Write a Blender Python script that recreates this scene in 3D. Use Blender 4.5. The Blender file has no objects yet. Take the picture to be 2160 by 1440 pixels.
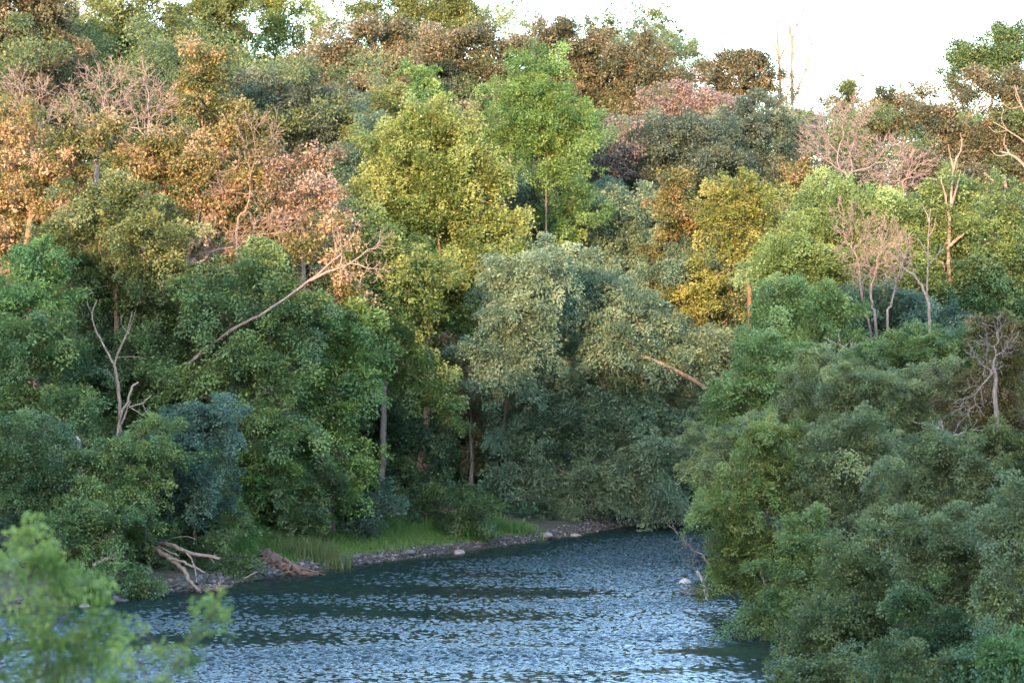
import bpy, bmesh, math, random
import numpy as np
from mathutils import Vector

# ------------------------------------------------------------------ camera, sky, sun, exposure
S = bpy.context.scene
COL = S.collection
FPX, CX, CY, CAMZ = 5100.0, 1080.0, 720.0, 9.0        # focal length in photo pixels, photo centre, eye height
cam_d = bpy.data.cameras.new('camera')
cam = bpy.data.objects.new('camera', cam_d)
COL.objects.link(cam)
cam.location = (0, 0, CAMZ)
cam.rotation_euler = (math.radians(90), 0, 0)
cam_d.sensor_width = 36.0
cam_d.lens = 36.0 * FPX / 2160.0
cam_d.clip_start, cam_d.clip_end = 0.5, 3000.0
cam_d.dof.use_dof = True
cam_d.dof.focus_distance = 103.0
cam_d.dof.aperture_fstop = 2.3
S.camera = cam

SUN_EL, SUN_AZ = math.radians(11.0), math.radians(195.0)   # low evening sun behind the camera, to its left
w = bpy.data.worlds.new('World')
S.world = w
w.use_nodes = True
wn = w.node_tree.nodes
sky = wn.new('ShaderNodeTexSky')
sky.sky_type = 'NISHITA'
sky.sun_disc = False
sky.sun_elevation = SUN_EL
sky.sun_rotation = SUN_AZ
sky.air_density, sky.dust_density, sky.ozone_density = 1.0, 0.9, 1.6
wn['Background'].inputs['Strength'].default_value = 0.15
w.node_tree.links.new(sky.outputs[0], wn['Background'].inputs['Color'])
sd = bpy.data.lights.new('sun', 'SUN')
sd.energy, sd.angle, sd.color = 1.4, math.radians(0.5), (1.0, 0.62, 0.37)
sun = bpy.data.objects.new('sun', sd)
COL.objects.link(sun)
sv = Vector((math.sin(SUN_AZ) * math.cos(SUN_EL), math.cos(SUN_AZ) * math.cos(SUN_EL), math.sin(SUN_EL)))
sun.rotation_euler = sv.to_track_quat('Z', 'Y').to_euler()
sun.location = sv * 300
S.view_settings.view_transform = 'Standard'
S.view_settings.look = 'None'
S.view_settings.gamma = 1.0
S.view_settings.use_curve_mapping = False
S.view_settings.exposure = 3.95
S.cycles.max_bounces = 6
S.cycles.diffuse_bounces = 3
S.cycles.transmission_bounces = 3
S.cycles.glossy_bounces = 2

rng = np.random.default_rng(11)
random.seed(5)

def at(px, py, Y):
    """Photo pixel at distance Y as a point."""
    return np.array([(px - CX) * Y / FPX, Y, CAMZ + (CY - py) * Y / FPX])

# ------------------------------------------------------------------ materials
def ramp_mat(name, stops, rough=0.5, trans=0.4, spec=0.35, noise=None):
    m = bpy.data.materials.new(name)
    m.use_nodes = True
    nt = m.node_tree
    n, l = nt.nodes, nt.links
    b = n['Principled BSDF']
    b.inputs['Roughness'].default_value = rough
    b.inputs['Specular IOR Level'].default_value = spec
    r = n.new('ShaderNodeValToRGB')
    e = r.color_ramp.elements
    while len(e) < len(stops):
        e.new(0.5)
    for k, (p, c) in enumerate(stops):
        e[k].position = p
        e[k].color = (*c, 1)
    a = n.new('ShaderNodeAttribute')
    a.attribute_name = 'tint'
    l.new(a.outputs['Fac'], r.inputs[0])
    l.new(r.outputs[0], b.inputs['Base Color'])
    if trans > 0:
        t = n.new('ShaderNodeBsdfTranslucent')
        l.new(r.outputs[0], t.inputs['Color'])
        x = n.new('ShaderNodeMixShader')
        x.inputs[0].default_value = trans
        l.new(b.outputs[0], x.inputs[1])
        l.new(t.outputs[0], x.inputs[2])
        l.new(x.outputs[0], n['Material Output'].inputs['Surface'])
    return m

def noise_mat(name, stops, scale=4.0, rough=0.85, bump=0.3, detail=8, stretch=(1, 1, 1), spec=0.3):
    m = bpy.data.materials.new(name)
    m.use_nodes = True
    nt = m.node_tree
    n, l = nt.nodes, nt.links
    b = n['Principled BSDF']
    b.inputs['Roughness'].default_value = rough
    b.inputs['Specular IOR Level'].default_value = spec
    tc = n.new('ShaderNodeTexCoord')
    mp = n.new('ShaderNodeMapping')
    mp.inputs['Scale'].default_value = stretch
    l.new(tc.outputs['Object'], mp.inputs[0])
    nz = n.new('ShaderNodeTexNoise')
    nz.inputs['Scale'].default_value = scale
    nz.inputs['Detail'].default_value = detail
    nz.inputs['Roughness'].default_value = 0.65
    l.new(mp.outputs[0], nz.inputs['Vector'])
    r = n.new('ShaderNodeValToRGB')
    e = r.color_ramp.elements
    while len(e) < len(stops):
        e.new(0.5)
    for k, (p, c) in enumerate(stops):
        e[k].position = p
        e[k].color = (*c, 1)
    l.new(nz.outputs['Fac'], r.inputs[0])
    l.new(r.outputs[0], b.inputs['Base Color'])
    if bump:
        bp = n.new('ShaderNodeBump')
        bp.inputs['Strength'].default_value = bump
        bp.inputs['Distance'].default_value = 0.1
        l.new(nz.outputs['Fac'], bp.inputs['Height'])
        l.new(bp.outputs[0], b.inputs['Normal'])
    return m

PAL = {
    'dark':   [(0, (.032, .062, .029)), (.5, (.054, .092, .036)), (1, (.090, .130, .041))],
    'mid':    [(0, (.054, .094, .040)), (.5, (.084, .136, .048)), (1, (.138, .184, .054))],
    'bright': [(0, (.064, .122, .038)), (.5, (.100, .174, .046)), (1, (.165, .232, .056))],
    'blue': [(0, (.054, .096, .068)), (.5, (.074, .124, .084)), (1, (.105, .158, .098))],
    'sage': [(0, (.082, .122, .066)), (.5, (.122, .165, .088)), (1, (.178, .210, .110))],
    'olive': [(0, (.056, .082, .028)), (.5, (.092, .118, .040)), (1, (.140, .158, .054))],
    'gold':   [(0, (.080, .122, .032)), (.5, (.132, .172, .044)), (1, (.205, .220, .064))],
    'yellow': [(0, (.100, .125, .028)), (.5, (.170, .178, .042)), (1, (.250, .235, .066))],
    'brown': [(0, (.046, .056, .028)), (.3, (.084, .080, .040)), (.6, (.132, .110, .058)), (1, (.215, .172, .105))],
    'tan':    [(0, (.054, .068, .022)), (.3, (.100, .102, .028)), (.55, (.165, .132, .038)), (.8, (.270, .180, .080)), (1, (.400, .255, .155))],
    'pink':   [(0, (.085, .075, .032)), (.3, (.170, .115, .062)), (.7, (.240, .160, .105)), (1, (.310, .215, .155))],
    'mauve':  [(0, (.060, .062, .045)), (.4, (.105, .084, .066)), (.7, (.170, .118, .098)), (1, (.225, .155, .130))],
    'grey': [(0, (.052, .078, .056)), (.5, (.084, .110, .072)), (1, (.125, .140, .088))],
    'rust':   [(0, (.066, .056, .018)), (.4, (.105, .092, .026)), (.7, (.150, .098, .038)), (1, (.220, .140, .080))],
    'straw':  [(0, (.060, .090, .028)), (.5, (.085, .118, .034)), (.9, (.110, .130, .040)), (1, (.220, .170, .075))],
    'bankleaf': [(0, (.100, .126, .054)), (.5, (.146, .175, .070)), (1, (.218, .240, .090))],
    'locust': [(0, (.088, .140, .042)), (.5, (.130, .190, .060)), (1, (.200, .260, .080))],
    'willow': [(0, (.080, .130, .078)), (.5, (.118, .174, .102)), (1, (.172, .226, .130))],
    'fresh':  [(0, (.075, .130, .030)), (.5, (.140, .205, .044)), (1, (.270, .310, .070))],
    'grass':  [(0, (.045, .095, .022)), (.5, (.070, .140, .028)), (1, (.120, .190, .040))],
}
MATS = {k: ramp_mat('foliage_' + k, v) for k, v in PAL.items()}
BARK = {
    'root': noise_mat('root_wood', [(0.3, (.055, .034, .026)), (0.7, (.150, .095, .072))], 4.0, .85, .5),
    'mauve': noise_mat('mauve_twig', [(0.3, (.105, .078, .070)), (0.7, (.205, .152, .135))], 4.0, .9, 0),
    'bark':  noise_mat('bark', [(0.3, (.055, .042, .033)), (0.7, (.17, .13, .10))], 3.0, .9, .5, stretch=(2, 2, .5)),
    'red':   noise_mat('warm_bark', [(0.3, (.11, .062, .042)), (0.7, (.24, .135, .082))], 3.0, .9, .5, stretch=(2, 2, .5)),
    'dead':  noise_mat('dead_wood', [(0.3, (.085, .062, .048)), (0.7, (.21, .155, .12))], 4.0, .85, .4, stretch=(2, 2, .5)),
    'pale':  noise_mat('pale_wood', [(0.3, (.17, .14, .12)), (0.7, (.36, .31, .27))], 4.0, .8, .4, stretch=(2, 2, .5)),
    'twig':  noise_mat('twig_wood', [(0.3, (.10, .073, .062)), (0.7, (.20, .145, .12))], 4.0, .9, 0),
}

# ------------------------------------------------------------------ mesh helpers
def mesh_from(name, V, faces_n, idx, mat, tint=None, smooth=False):
    me = bpy.data.meshes.new(name)
    nf = len(idx) // faces_n
    me.vertices.add(len(V))
    me.vertices.foreach_set('co', np.ascontiguousarray(V, dtype=np.float32).ravel())
    me.loops.add(len(idx))
    me.loops.foreach_set('vertex_index', np.ascontiguousarray(idx, dtype=np.int32))
    me.polygons.add(nf)
    me.polygons.foreach_set('loop_start', np.arange(0, nf * faces_n, faces_n, dtype=np.int32))
    me.polygons.foreach_set('loop_total', np.full(nf, faces_n, dtype=np.int32))
    if smooth:
        me.polygons.foreach_set('use_smooth', np.ones(nf, dtype=bool))
    if tint is not None:
        a = me.attributes.new('tint', 'FLOAT', 'FACE')
        a.data.foreach_set('value', np.ascontiguousarray(tint, dtype=np.float32))
    me.materials.append(mat)
    me.update()
    return me

def link(name, me, parent=None, loc=None):
    o = bpy.data.objects.new(name, me)
    COL.objects.link(o)
    if parent is not None:
        o.parent = parent
    if loc is not None:
        o.location = loc
    return o

def tag(o, label=None, cat=None, group=None, kind=None):
    if label: o['label'] = label
    if cat: o['category'] = cat
    if group: o['group'] = group
    if kind: o['kind'] = kind
    return o

def thing(name, label, cat, loc, group=None):
    o = bpy.data.objects.new(name, None)
    COL.objects.link(o)
    o.location = loc
    o.empty_display_size = 0.3
    return tag(o, label, cat, group)

def unit(a):
    return a / np.maximum(np.linalg.norm(a, axis=-1, keepdims=True), 1e-9)

def leaves(P, N, A, L, W, fold=0.12):
    """Leaf blades: position, normal, axis, length, width -> vertices and quad indices."""
    n = len(P)
    A = unit(A)
    B = unit(np.cross(N, A))
    N2 = np.cross(A, B)
    L = L[:, None]; W = W[:, None]
    V = np.empty((n, 4, 3))
    V[:, 0] = P
    V[:, 1] = P + A * L * .42 + B * W * .5 + N2 * L * fold
    V[:, 2] = P + A * L
    V[:, 3] = P + A * L * .42 - B * W * .5 + N2 * L * fold
    return V.reshape(-1, 3), np.arange(4 * n)

def tubes(ts, sides=5):
    """ts: list of (points, radii) -> vertices and quad indices of one wood mesh."""
    VS, IS, base = [], [], 0
    ang = np.linspace(0, 2 * np.pi, sides, endpoint=False)
    ca, sa = np.cos(ang), np.sin(ang)
    for p, r in ts:
        p = np.asarray(p, float); r = np.asarray(r, float)
        k = len(p)
        d = np.gradient(p, axis=0)
        d = unit(d)
        ref = np.array([0, 0, 1.0]) if abs(d[0, 2]) < .8 else np.array([1.0, 0, 0])
        u = unit(np.cross(d, ref))
        v = np.cross(d, u)
        ring = p[:, None] + r[:, None, None] * (u[:, None] * ca[None, :, None] + v[:, None] * sa[None, :, None])
        tip = p[-1] + d[-1] * r[-1]
        VS.append(ring.reshape(-1, 3))
        i = np.arange(k - 1)[:, None] * sides
        j = np.arange(sides)[None]
        j2 = (j + 1) % sides
        q = np.stack([i + j, i + j2, i + sides + j2, i + sides + j], -1).reshape(-1) + base
        IS.append(q)
        base += k * sides
    return np.concatenate(VS), np.concatenate(IS)

def curve_pts(P, n):
    """Smooth Catmull-Rom through P."""
    P = np.asarray(P, float)
    if len(P) < 3:
        t = np.linspace(0, 1, n)[:, None]
        return P[0] * (1 - t) + P[-1] * t
    Q = np.vstack([2 * P[0] - P[1], P, 2 * P[-1] - P[-2]])
    out = []
    m = len(P) - 1
    for s in np.linspace(0, m - 1e-6, n):
        i = int(s); t = s - i
        a, b, c, d = Q[i:i + 4]
        out.append(.5 * (2 * b + (c - a) * t + (2 * a - 5 * b + 4 * c - d) * t * t + (3 * b - a - 3 * c + d) * t ** 3))
    return np.array(out)

def skeleton(start, d0, pts, rroot, out, crook=.10, expo=.5, rmin=.008, fmin=.34, fmax=.52, twigs=0, rg=None):
    """Forking limbs from START that reach every point of PTS."""
    rt = rroot / len(pts) ** expo
    st = [(np.asarray(start, float), np.asarray(d0, float), np.asarray(pts, float))]
    while st:
        s, d, q = st.pop()
        n = len(q)
        r = max(rt * n ** expo, rmin)
        c = q.mean(0)
        v = c - s
        ln = np.linalg.norm(v)
        if n == 1:
            m = s + v * .5 + d * ln * .12 + rg.normal(0, crook * ln * .5, 3)
            out.append(([s, m, c], [r, max(r * .75, rmin * .8), rmin * .5]))
            for _ in range(twigs):
                b = m + (c - m) * rg.uniform(-.6, .9)
                e = b + unit(v) * ln * rg.uniform(.15, .5) + rg.normal(0, ln * .16, 3) + np.array([0, 0, ln * .06])
                out.append(([b, (b + e) / 2 + rg.normal(0, ln * .03, 3), e], [rmin * .8, rmin * .65, rmin * .4]))
            continue
        f = rg.uniform(fmin, fmax)
        node = s + v * f + rg.normal(0, crook * ln * .45, 3)
        m = s + (node - s) * .5 + d * ln * f * .14 + rg.normal(0, crook * ln * .12, 3)
        r2 = max(rt * (n * .8) ** expo, rmin)
        out.append(([s, m, node], [r, (r + r2) / 2, r2]))
        nd = unit(node - m)
        x = q - c
        ax = np.linalg.eigh(x.T @ x)[1][:, -1] if n > 2 else unit(x[0])
        o = np.argsort(x @ ax)
        k = int(np.clip(round(n * rg.uniform(.36, .64)), 1, n - 1))
        st.append((node, nd, q[o[:k]]))
        st.append((node, nd, q[o[k:]]))

# ------------------------------------------------------------------ terrain
LEFT = np.array([(-420, -60), (-120, 40), (-60, 58), (-30, 72), (-20, 78.2), (-14.6, 82.7), (-11.5, 88), (-8.8, 93.3), (-6.2, 97.5), (-3.6, 101.6),
                 (-.6, 106), (2.6, 111.6), (5.2, 117), (7.7, 121.6), (11, 125), (16, 127.2), (30, 131), (80, 142), (420, 200)], float)
RIGHT = np.array([(-420, -110), (-120, 12), (-60, 20), (-20, 28), (-4, 35), (4, 45), (7.4, 56), (8.2, 64), (8.3, 76), (8.7, 85), (9.4, 97),
                  (10.2, 106), (12.5, 111.5), (18, 114.5), (32, 119), (80, 129), (420, 186)], float)
POLY = np.vstack([LEFT, RIGHT[::-1]])

def seg_dist(x, y, P):
    best = np.full(x.shape, 1e9)
    for (ax, ay), (bx, by) in zip(P[:-1], P[1:]):
        dx, dy = bx - ax, by - ay
        t = np.clip(((x - ax) * dx + (y - ay) * dy) / (dx * dx + dy * dy), 0, 1)
        best = np.minimum(best, np.hypot(x - ax - t * dx, y - ay - t * dy))
    return best

def inside(x, y, P):
    c = np.zeros(x.shape, bool)
    j = len(P) - 1
    for i in range(len(P)):
        xi, yi = P[i]; xj, yj = P[j]
        if yi != yj:
            c ^= ((yi > y) != (yj > y)) & (x < (xj - xi) * (y - yi) / (yj - yi) + xi)
        j = i
    return c

def wob(x, y, s, seed):
    r = np.random.default_rng(seed)
    v = 0
    for _ in range(7):
        a = r.uniform(0, 6.28); k = r.uniform(.6, 1.7) / s
        v = v + np.sin((x * np.cos(a) + y * np.sin(a)) * k + r.uniform(0, 6.28))
    return v / 7 ** .5

SHADE_RIDGE_X = [-420, -150, -90, -75, -65, -60, -57, -54, -51, -48.5, -46, -42, -36, -28, -10, 60, 420]  # unseen ridge added behind the camera, crest shaped to shade the lower trees
SHADE_RIDGE_Z = [46, 47, 48, 49, 49, 48.5, 47.5, 45.5, 45, 46.5, 48, 49.5, 50.5, 51, 50, 40, 28]

def terrain(x, y):
    x = np.asarray(x, float); y = np.asarray(y, float)
    dl, dr = seg_dist(x, y, LEFT), seg_dist(x, y, RIGHT)
    wet = inside(x, y, POLY)
    zl = np.interp(dl, [0, .25, 1.2, 3, 8, 20, 40, 60, 90, 160], [0, .16, .42, .8, 1.9, 5.2, 12, 17, 20, 21.5])
    zr = np.interp(dr, [0, .25, 1.2, 3, 8, 16, 30, 60], [0, .15, .5, .9, 1.7, 3, 6, 7.4])
    z = np.where(dl < dr, zl, zr)
    z = z + wob(x, y, 5, 3) * np.clip((np.minimum(dl, dr) - 1.5) / 12, 0, 1) * .35
    z = z + wob(x, y, .55, 4) * np.clip(1.4 - np.abs(np.minimum(dl, dr) - 1.2), 0, 1) * .05
    back = np.clip((-30 - y) / 55, 0, 1)
    back = back * back * (3 - 2 * back)
    z = z + back * (np.interp(x, SHADE_RIDGE_X, SHADE_RIDGE_Z) + wob(x, y, 2.2, 9) * 1.3 - 7.5)  # raises the added ridge that blocks the low sun
    return np.where(wet, -np.clip(np.minimum(dl, dr) * .35, 0, 1.8) - .02, z)

def gz(x, y):
    return float(terrain(np.array([x]), np.array([y]))[0])

def axis_pts(stops):
    out = []
    for (a, b, s) in stops:
        out.append(np.arange(a, b, s))
    out.append(np.array([stops[-1][1]]))
    return np.concatenate(out)

def grid_mesh(name, xs, ys, zf, mat):
    X, Y = np.meshgrid(xs, ys)
    Z = zf(X, Y)
    V = np.stack([X, Y, Z], -1).reshape(-1, 3)
    nx, ny = len(xs), len(ys)
    i = np.arange(ny - 1)[:, None] * nx + np.arange(nx - 1)[None]
    q = np.stack([i, i + 1, i + nx + 1, i + nx], -1).reshape(-1)
    return mesh_from(name, V, 4, q, mat, smooth=True)

gm = noise_mat('forest_soil', [(.3, (.020, .020, .013)), (.5, (.040, .036, .022)), (.75, (.075, .060, .040))], 1.2, .95, .6)
g = link('ground', grid_mesh('ground', axis_pts([(-420, -170, 10), (-170, -45, 2.0), (-45, 45, .45), (45, 120, 3), (120, 420, 12)]),
                             axis_pts([(-200, -92, 6), (-92, -28, 2.0), (-28, 40, 2.5), (40, 150, .45), (150, 260, 2.5), (260, 900, 20)]), terrain, gm))
tag(g, kind='structure')

# ------------------------------------------------------------------ river
wr = np.random.default_rng(21)
WAVES = []
for k in range(112):
    lam = math.exp(wr.uniform(math.log(.11), math.log(.34))) if k < 90 else math.exp(wr.uniform(math.log(.5), math.log(1.6)))
    a = wr.normal(math.radians(86), math.radians(30))
    WAVES.append((math.cos(a) * 6.283 / lam, math.sin(a) * 6.283 / lam, wr.uniform(0, 6.28), lam * (.0098 if k < 90 else .0024)))

def water_z(x, y):
    d = np.minimum(seg_dist(x, y, LEFT), seg_dist(x, y, RIGHT))
    # rippled reaches and calmer slicks drawn out across the current
    u = .94 * x + .34 * y; v = -.34 * x + .94 * y
    m = .45 + .42 * (np.sin(u * .13 - v * .30 + 1.3 * np.sin(u * .09 + v * .21)) * .6 + np.sin(u * .21 + v * .74 + 1.6 * np.sin(u * .17 + 2)) * .5)
    m = .16 + 1.25 * np.clip(m + .24, 0, 1) ** 1.4
    m = m + 2.0 * np.exp(-((x - 5) / 4.5) ** 2 - ((y - 104) / 12) ** 2)                      # the rapid at the bend
    for sx, sy, wx, wy, am in ((3.6, 75.5, 5.0, 1.0, .8), (5.4, 70.5, 3.0, .9, .7), (.8, 71.5, 3.2, .6, .5), (5.0, 66.5, 3.2, .9, .6), (-4, 67.2, 5, .7, .35), (4.2, 87, 4.0, 3.2, .45), (5.5, 80.5, 2.6, 1.2, .5)):
        m = m - am * np.exp(-((x - sx) / wx) ** 2 - ((y - sy - .12 * (x - sx)) / wy) ** 2)     # slicks
    m = np.clip(m, .06, 2.4)
    m = m * np.clip(.22 + d / 4.5, 0, 1)
    z = 0
    for kx, ky, ph, am in WAVES:
        z = z + am * np.sin(kx * x + ky * y + ph + .7 * np.sin(.31 * x - .23 * y + ph * 3))
    return z * m

def water_mat():
    m = bpy.data.materials.new('river_water')
    m.use_nodes = True
    nt = m.node_tree
    n, l = nt.nodes, nt.links
    b = n['Principled BSDF']
    b.inputs['Base Color'].default_value = (.006, .014, .013, 1)
    b.inputs['Roughness'].default_value = .13
    b.inputs['IOR'].default_value = 1.333
    b.inputs['Specular IOR Level'].default_value = .5
    tc = n.new('ShaderNodeTexCoord')
    mp = n.new('ShaderNodeMapping')
    mp.inputs['Scale'].default_value = (1.8, 2.6, 1)
    nz = n.new('ShaderNodeTexNoise')
    nz.inputs['Scale'].default_value = 1.7
    nz.inputs['Detail'].default_value = 3
    bp = n.new('ShaderNodeBump')
    bp.inputs['Strength'].default_value = .25
    bp.inputs['Distance'].default_value = .05
    l.new(tc.outputs['Object'], mp.inputs[0])
    l.new(mp.outputs[0], nz.inputs['Vector'])
    l.new(nz.outputs['Fac'], bp.inputs['Height'])
    l.new(bp.outputs[0], b.inputs['Normal'])
    return m
wo = link('river_water', grid_mesh('river_water', axis_pts([(-420, -20, 12), (-20, 13, .052), (13, 420, 15)]),
                                   axis_pts([(-110, 60, 10), (60, 128, .04), (128, 210, 6)]), water_z, water_mat()))
tag(wo, kind='structure')

# ------------------------------------------------------------------ trees
TOTAL = [0]
DENS = 0.95

def make_crown(lobes, Y, pal, leaf, clump, dens, style, droop, tintbias, rg, origin, trans_w=.6, spread=1.0, ldens=None, upw=.30):
    """Leaf sprays spread over a set of lobes; returns the crown mesh and the spray roots."""
    s = Y / FPX
    PS, NS, AS, LS, TS, roots = [], [], [], [], [], []
    for lb in lobes:
        px, py, rx, ry = lb[:4]
        dy = lb[4] if len(lb) > 4 else rg.uniform(-1, 1) * min(rx, ry) * s * .7
        c = at(px, py, Y + dy)
        R = np.array([rx * s, (rx + ry) * .5 * s * .9, ry * s])
        area = 4 * np.pi * (((R[0] * R[1]) ** 1.6 + (R[0] * R[2]) ** 1.6 + (R[1] * R[2]) ** 1.6) / 3) ** (1 / 1.6)
        nc = int(max(5, area / (.55 * clump * clump) * dens * DENS))
        d = unit(rg.normal(0, 1, (nc, 3)))
        d[:, 1] = np.where(rg.random(nc) < .28, -np.abs(d[:, 1]), d[:, 1])       # a little fuller on the river side
        # boughs: bulges of unequal size round a loose core
        nb = int(rg.integers(9, 15)) if style == 'spray' else int(rg.integers(7, 11))
        bd = unit(rg.normal(0, 1, (nb, 3)) + np.array([0, -.25, .15]))
        br = rg.uniform(.26, .52, nb)
        bt = rg.normal(0, .13, nb)
        bo = rg.uniform(.6, 1.32, nb)
        k = rg.choice(nb + 1, nc, p=np.concatenate([br ** 2 / (br ** 2).sum() * .80, [.20]]))
        core = k == nb
        kk = np.where(core, 0, k)
        off = np.where(core[:, None], 0, bd[kk] * (bo[kk] * (1.0 - br[kk] * .7))[:, None])
        size = np.where(core, .72, br[kk])
        # most boughs reach out and taper instead of rounding off
        reach = (rg.random(nb) < (.75 if style == 'spray' else .45))[kk] & ~core
        t = rg.random(nc) ** .8
        off = np.where(reach[:, None], bd[kk] * (.30 + (bo[kk] * .95) * t)[:, None], off)
        off[:, 2] -= np.where(reach, droop * .45 * t * t, 0)
        size = np.where(reach, br[kk] * (1.05 - .70 * t), size)
        rad = rg.uniform(.30, 1.0, nc) ** .5 * rg.normal(1.0, .16, nc)
        flat = np.where(core, 1.0, .55 if style == 'spray' else .9)
        dz = d * np.stack([np.ones(nc), np.ones(nc), flat], 1)
        cc = c + (off + dz * (size * rad)[:, None]) * R - d * clump * .3
        d = unit(d * .7 + off * .8)
        roots.append(cc)
        cl = clump * np.exp(rg.normal(-.06, .30, nc))
        up = np.array([0, 0, 1.0])
        cd = unit(d * .9 + up * upw + rg.normal(0, .35, (nc, 3)))
        cn = unit(up * .75 + d * .55 + rg.normal(0, .3, (nc, 3)))
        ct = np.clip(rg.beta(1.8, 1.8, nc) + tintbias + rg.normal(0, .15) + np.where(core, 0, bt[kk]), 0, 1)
        nl = np.maximum(8, (3.0 * (cl / leaf) ** 2 * (ldens or dens)).astype(int))
        i = np.repeat(np.arange(nc), nl)
        n = len(i)
        D, N = cd[i], cn[i]
        B = unit(np.cross(N, D)); N = np.cross(D, B)
        q = cl[i][:, None]
        if style == 'spray':
            u = rg.random(n)[:, None]
            lat = rg.normal(0, .30, n)[:, None] * (1.1 - .55 * u) * spread
            thk = rg.normal(0, .13, n)[:, None]
            p = cc[i] + D * u * q + B * lat * q + N * thk * q
            p[:, 2] -= (droop * u[:, 0] ** 2 + abs(lat[:, 0]) * .25) * q[:, 0]
            ax = D * .8 + B * np.sign(lat) * .6 + rg.normal(0, .45, (n, 3)) + np.array([0, 0, -.35])
            nn = unit(N * .9 + rg.normal(0, .30, (n, 3)))
        else:
            g_ = unit(rg.normal(0, 1, (n, 3))) * (rg.random(n)[:, None] ** .45)
            p = cc[i] + D * q * .3 + g_ * q * np.array([.62, .62, .5])
            ax = g_ + rg.normal(0, .5, (n, 3)) + np.array([0, 0, -.2])
            nn = unit(g_ * .55 + np.array([0, 0, .45]) + rg.normal(0, .34, (n, 3)))
        PS.append(p); AS.append(ax); NS.append(nn)
        LS.append(leaf * rg.uniform(.6, 1.3, n))
        TS.append(np.clip(ct[i] + rg.normal(0, .06, n), 0.001, .999))
    P = np.concatenate(PS) - origin
    L = np.concatenate(LS)
    V, I = leaves(P, np.concatenate(NS), np.concatenate(AS), L, L * trans_w)
    TOTAL[0] += len(P)
    return mesh_from('crown', V, 4, I, MATS[pal], tint=np.concatenate(TS)), np.concatenate(roots)

SEED = [100]

def tree(name, label, cat, pal, Y, bx, lobes, leaf=.2, clump=.8, dens=1.0, style='spray', droop=.25, tb=0.0, r=.13, bark='bark',
         path=None, nlimb=90, group=None, lw=.6, spread=1.0, low=.25, skirt=None, limb_r=.008, ldens=None, upw=.30, by=None):
    """A tree or shrub: trunk with limbs, crown of leaves. bx: photo column of its foot; path: photo points the trunk passes through."""
    SEED[0] += 1
    rg = np.random.default_rng(SEED[0])
    Yb = by or Y
    X = (bx - CX) * Yb / FPX
    base = np.array([X, Yb, gz(X, Yb) - .05])
    root = thing(name, label, cat, base, group)
    lobes = list(lobes)
    leaf *= .76
    if skirt is None:
        skirt = 0 if Y < 50 else 1
    if Y > 50:                                            # stray boughs that break the outline
        for _ in range(max(2, int(len(lobes) * (.25 if name == 'bush' else .45)))):
            l0 = lobes[int(rg.integers(len(lobes)))]
            a = rg.uniform(-.5, 3.64)                     # sideways and downwards, seldom up
            f = rg.uniform(.42, .66)
            lobes.append((l0[0] + math.cos(a) * l0[2] * 1.0, l0[1] + math.sin(a) * l0[3] * 1.0, l0[2] * f, l0[3] * f, (l0[4] if len(l0) > 4 else 0) + rg.uniform(-1.2, 1.0)))
    if skirt:                                             # lower boughs behind the trunk, down towards the ground
        s_ = Y / FPX
        yb = CY - (base[2] + 1.0 - CAMZ) / s_
        x0 = min(l[0] - l[2] * .5 for l in lobes); x1 = max(l[0] + l[2] * .5 for l in lobes)
        y1 = max(l[1] for l in lobes)
        yy = y1 + 35
        while yy < min(yb, y1 + 230 * skirt):
            for _ in range(max(1, int((x1 - x0) / 95))):
                lobes.append((rg.uniform(x0, x1), yy + rg.uniform(-20, 20), rg.uniform(45, 70), rg.uniform(35, 50), rg.uniform(-.5, .8) if name == 'bush' else (rg.uniform(.8, 3.2) if path else rg.uniform(-1.3, 2))))
            yy += 62
    cm, pts = make_crown(lobes, Y, pal, leaf, clump, dens, style, droop, tb, rg, base, lw, spread, ldens, upw)
    z0, z1 = pts[:, 2].min(), pts[:, 2].max()
    c = pts.mean(0)
    if path:
        P = [base] + [at(a, b, Y + (e[0] if e else 0)) for a, b, *e in path]
    else:
        top = np.array([c[0] * .8 + base[0] * .2, c[1], max(z0 + (z1 - z0) * low, base[2] + .3)])
        P = [base, base * .55 + top * .45 + np.array([rg.normal(0, .15), rg.normal(0, .15), 0]) * (top[2] - base[2]) * .3, top]
    n = 9
    C = curve_pts(P, n)
    C[1:-1] += rg.normal(0, .03, (n - 2, 3)) * (C[-1] - C[0])[2] * .12
    ts = [(C, np.linspace(r * 1.1, r * .72, n) * np.concatenate([[1.25], np.ones(n - 1)]))]
    k = min(nlimb, len(pts))
    sel = pts[rg.choice(len(pts), k, replace=False)]
    skeleton(C[-1], unit(C[-1] - C[-2]), sel, r * .72, ts, rg=rg, rmin=limb_r * max(Y / 100, .3))
    V, I = tubes([(np.asarray(p) - base, q) for p, q in ts])
    link('trunk', mesh_from('trunk', V, 4, I, BARK[bark], smooth=True), root)
    link('crown', cm, root)
    return root

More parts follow.
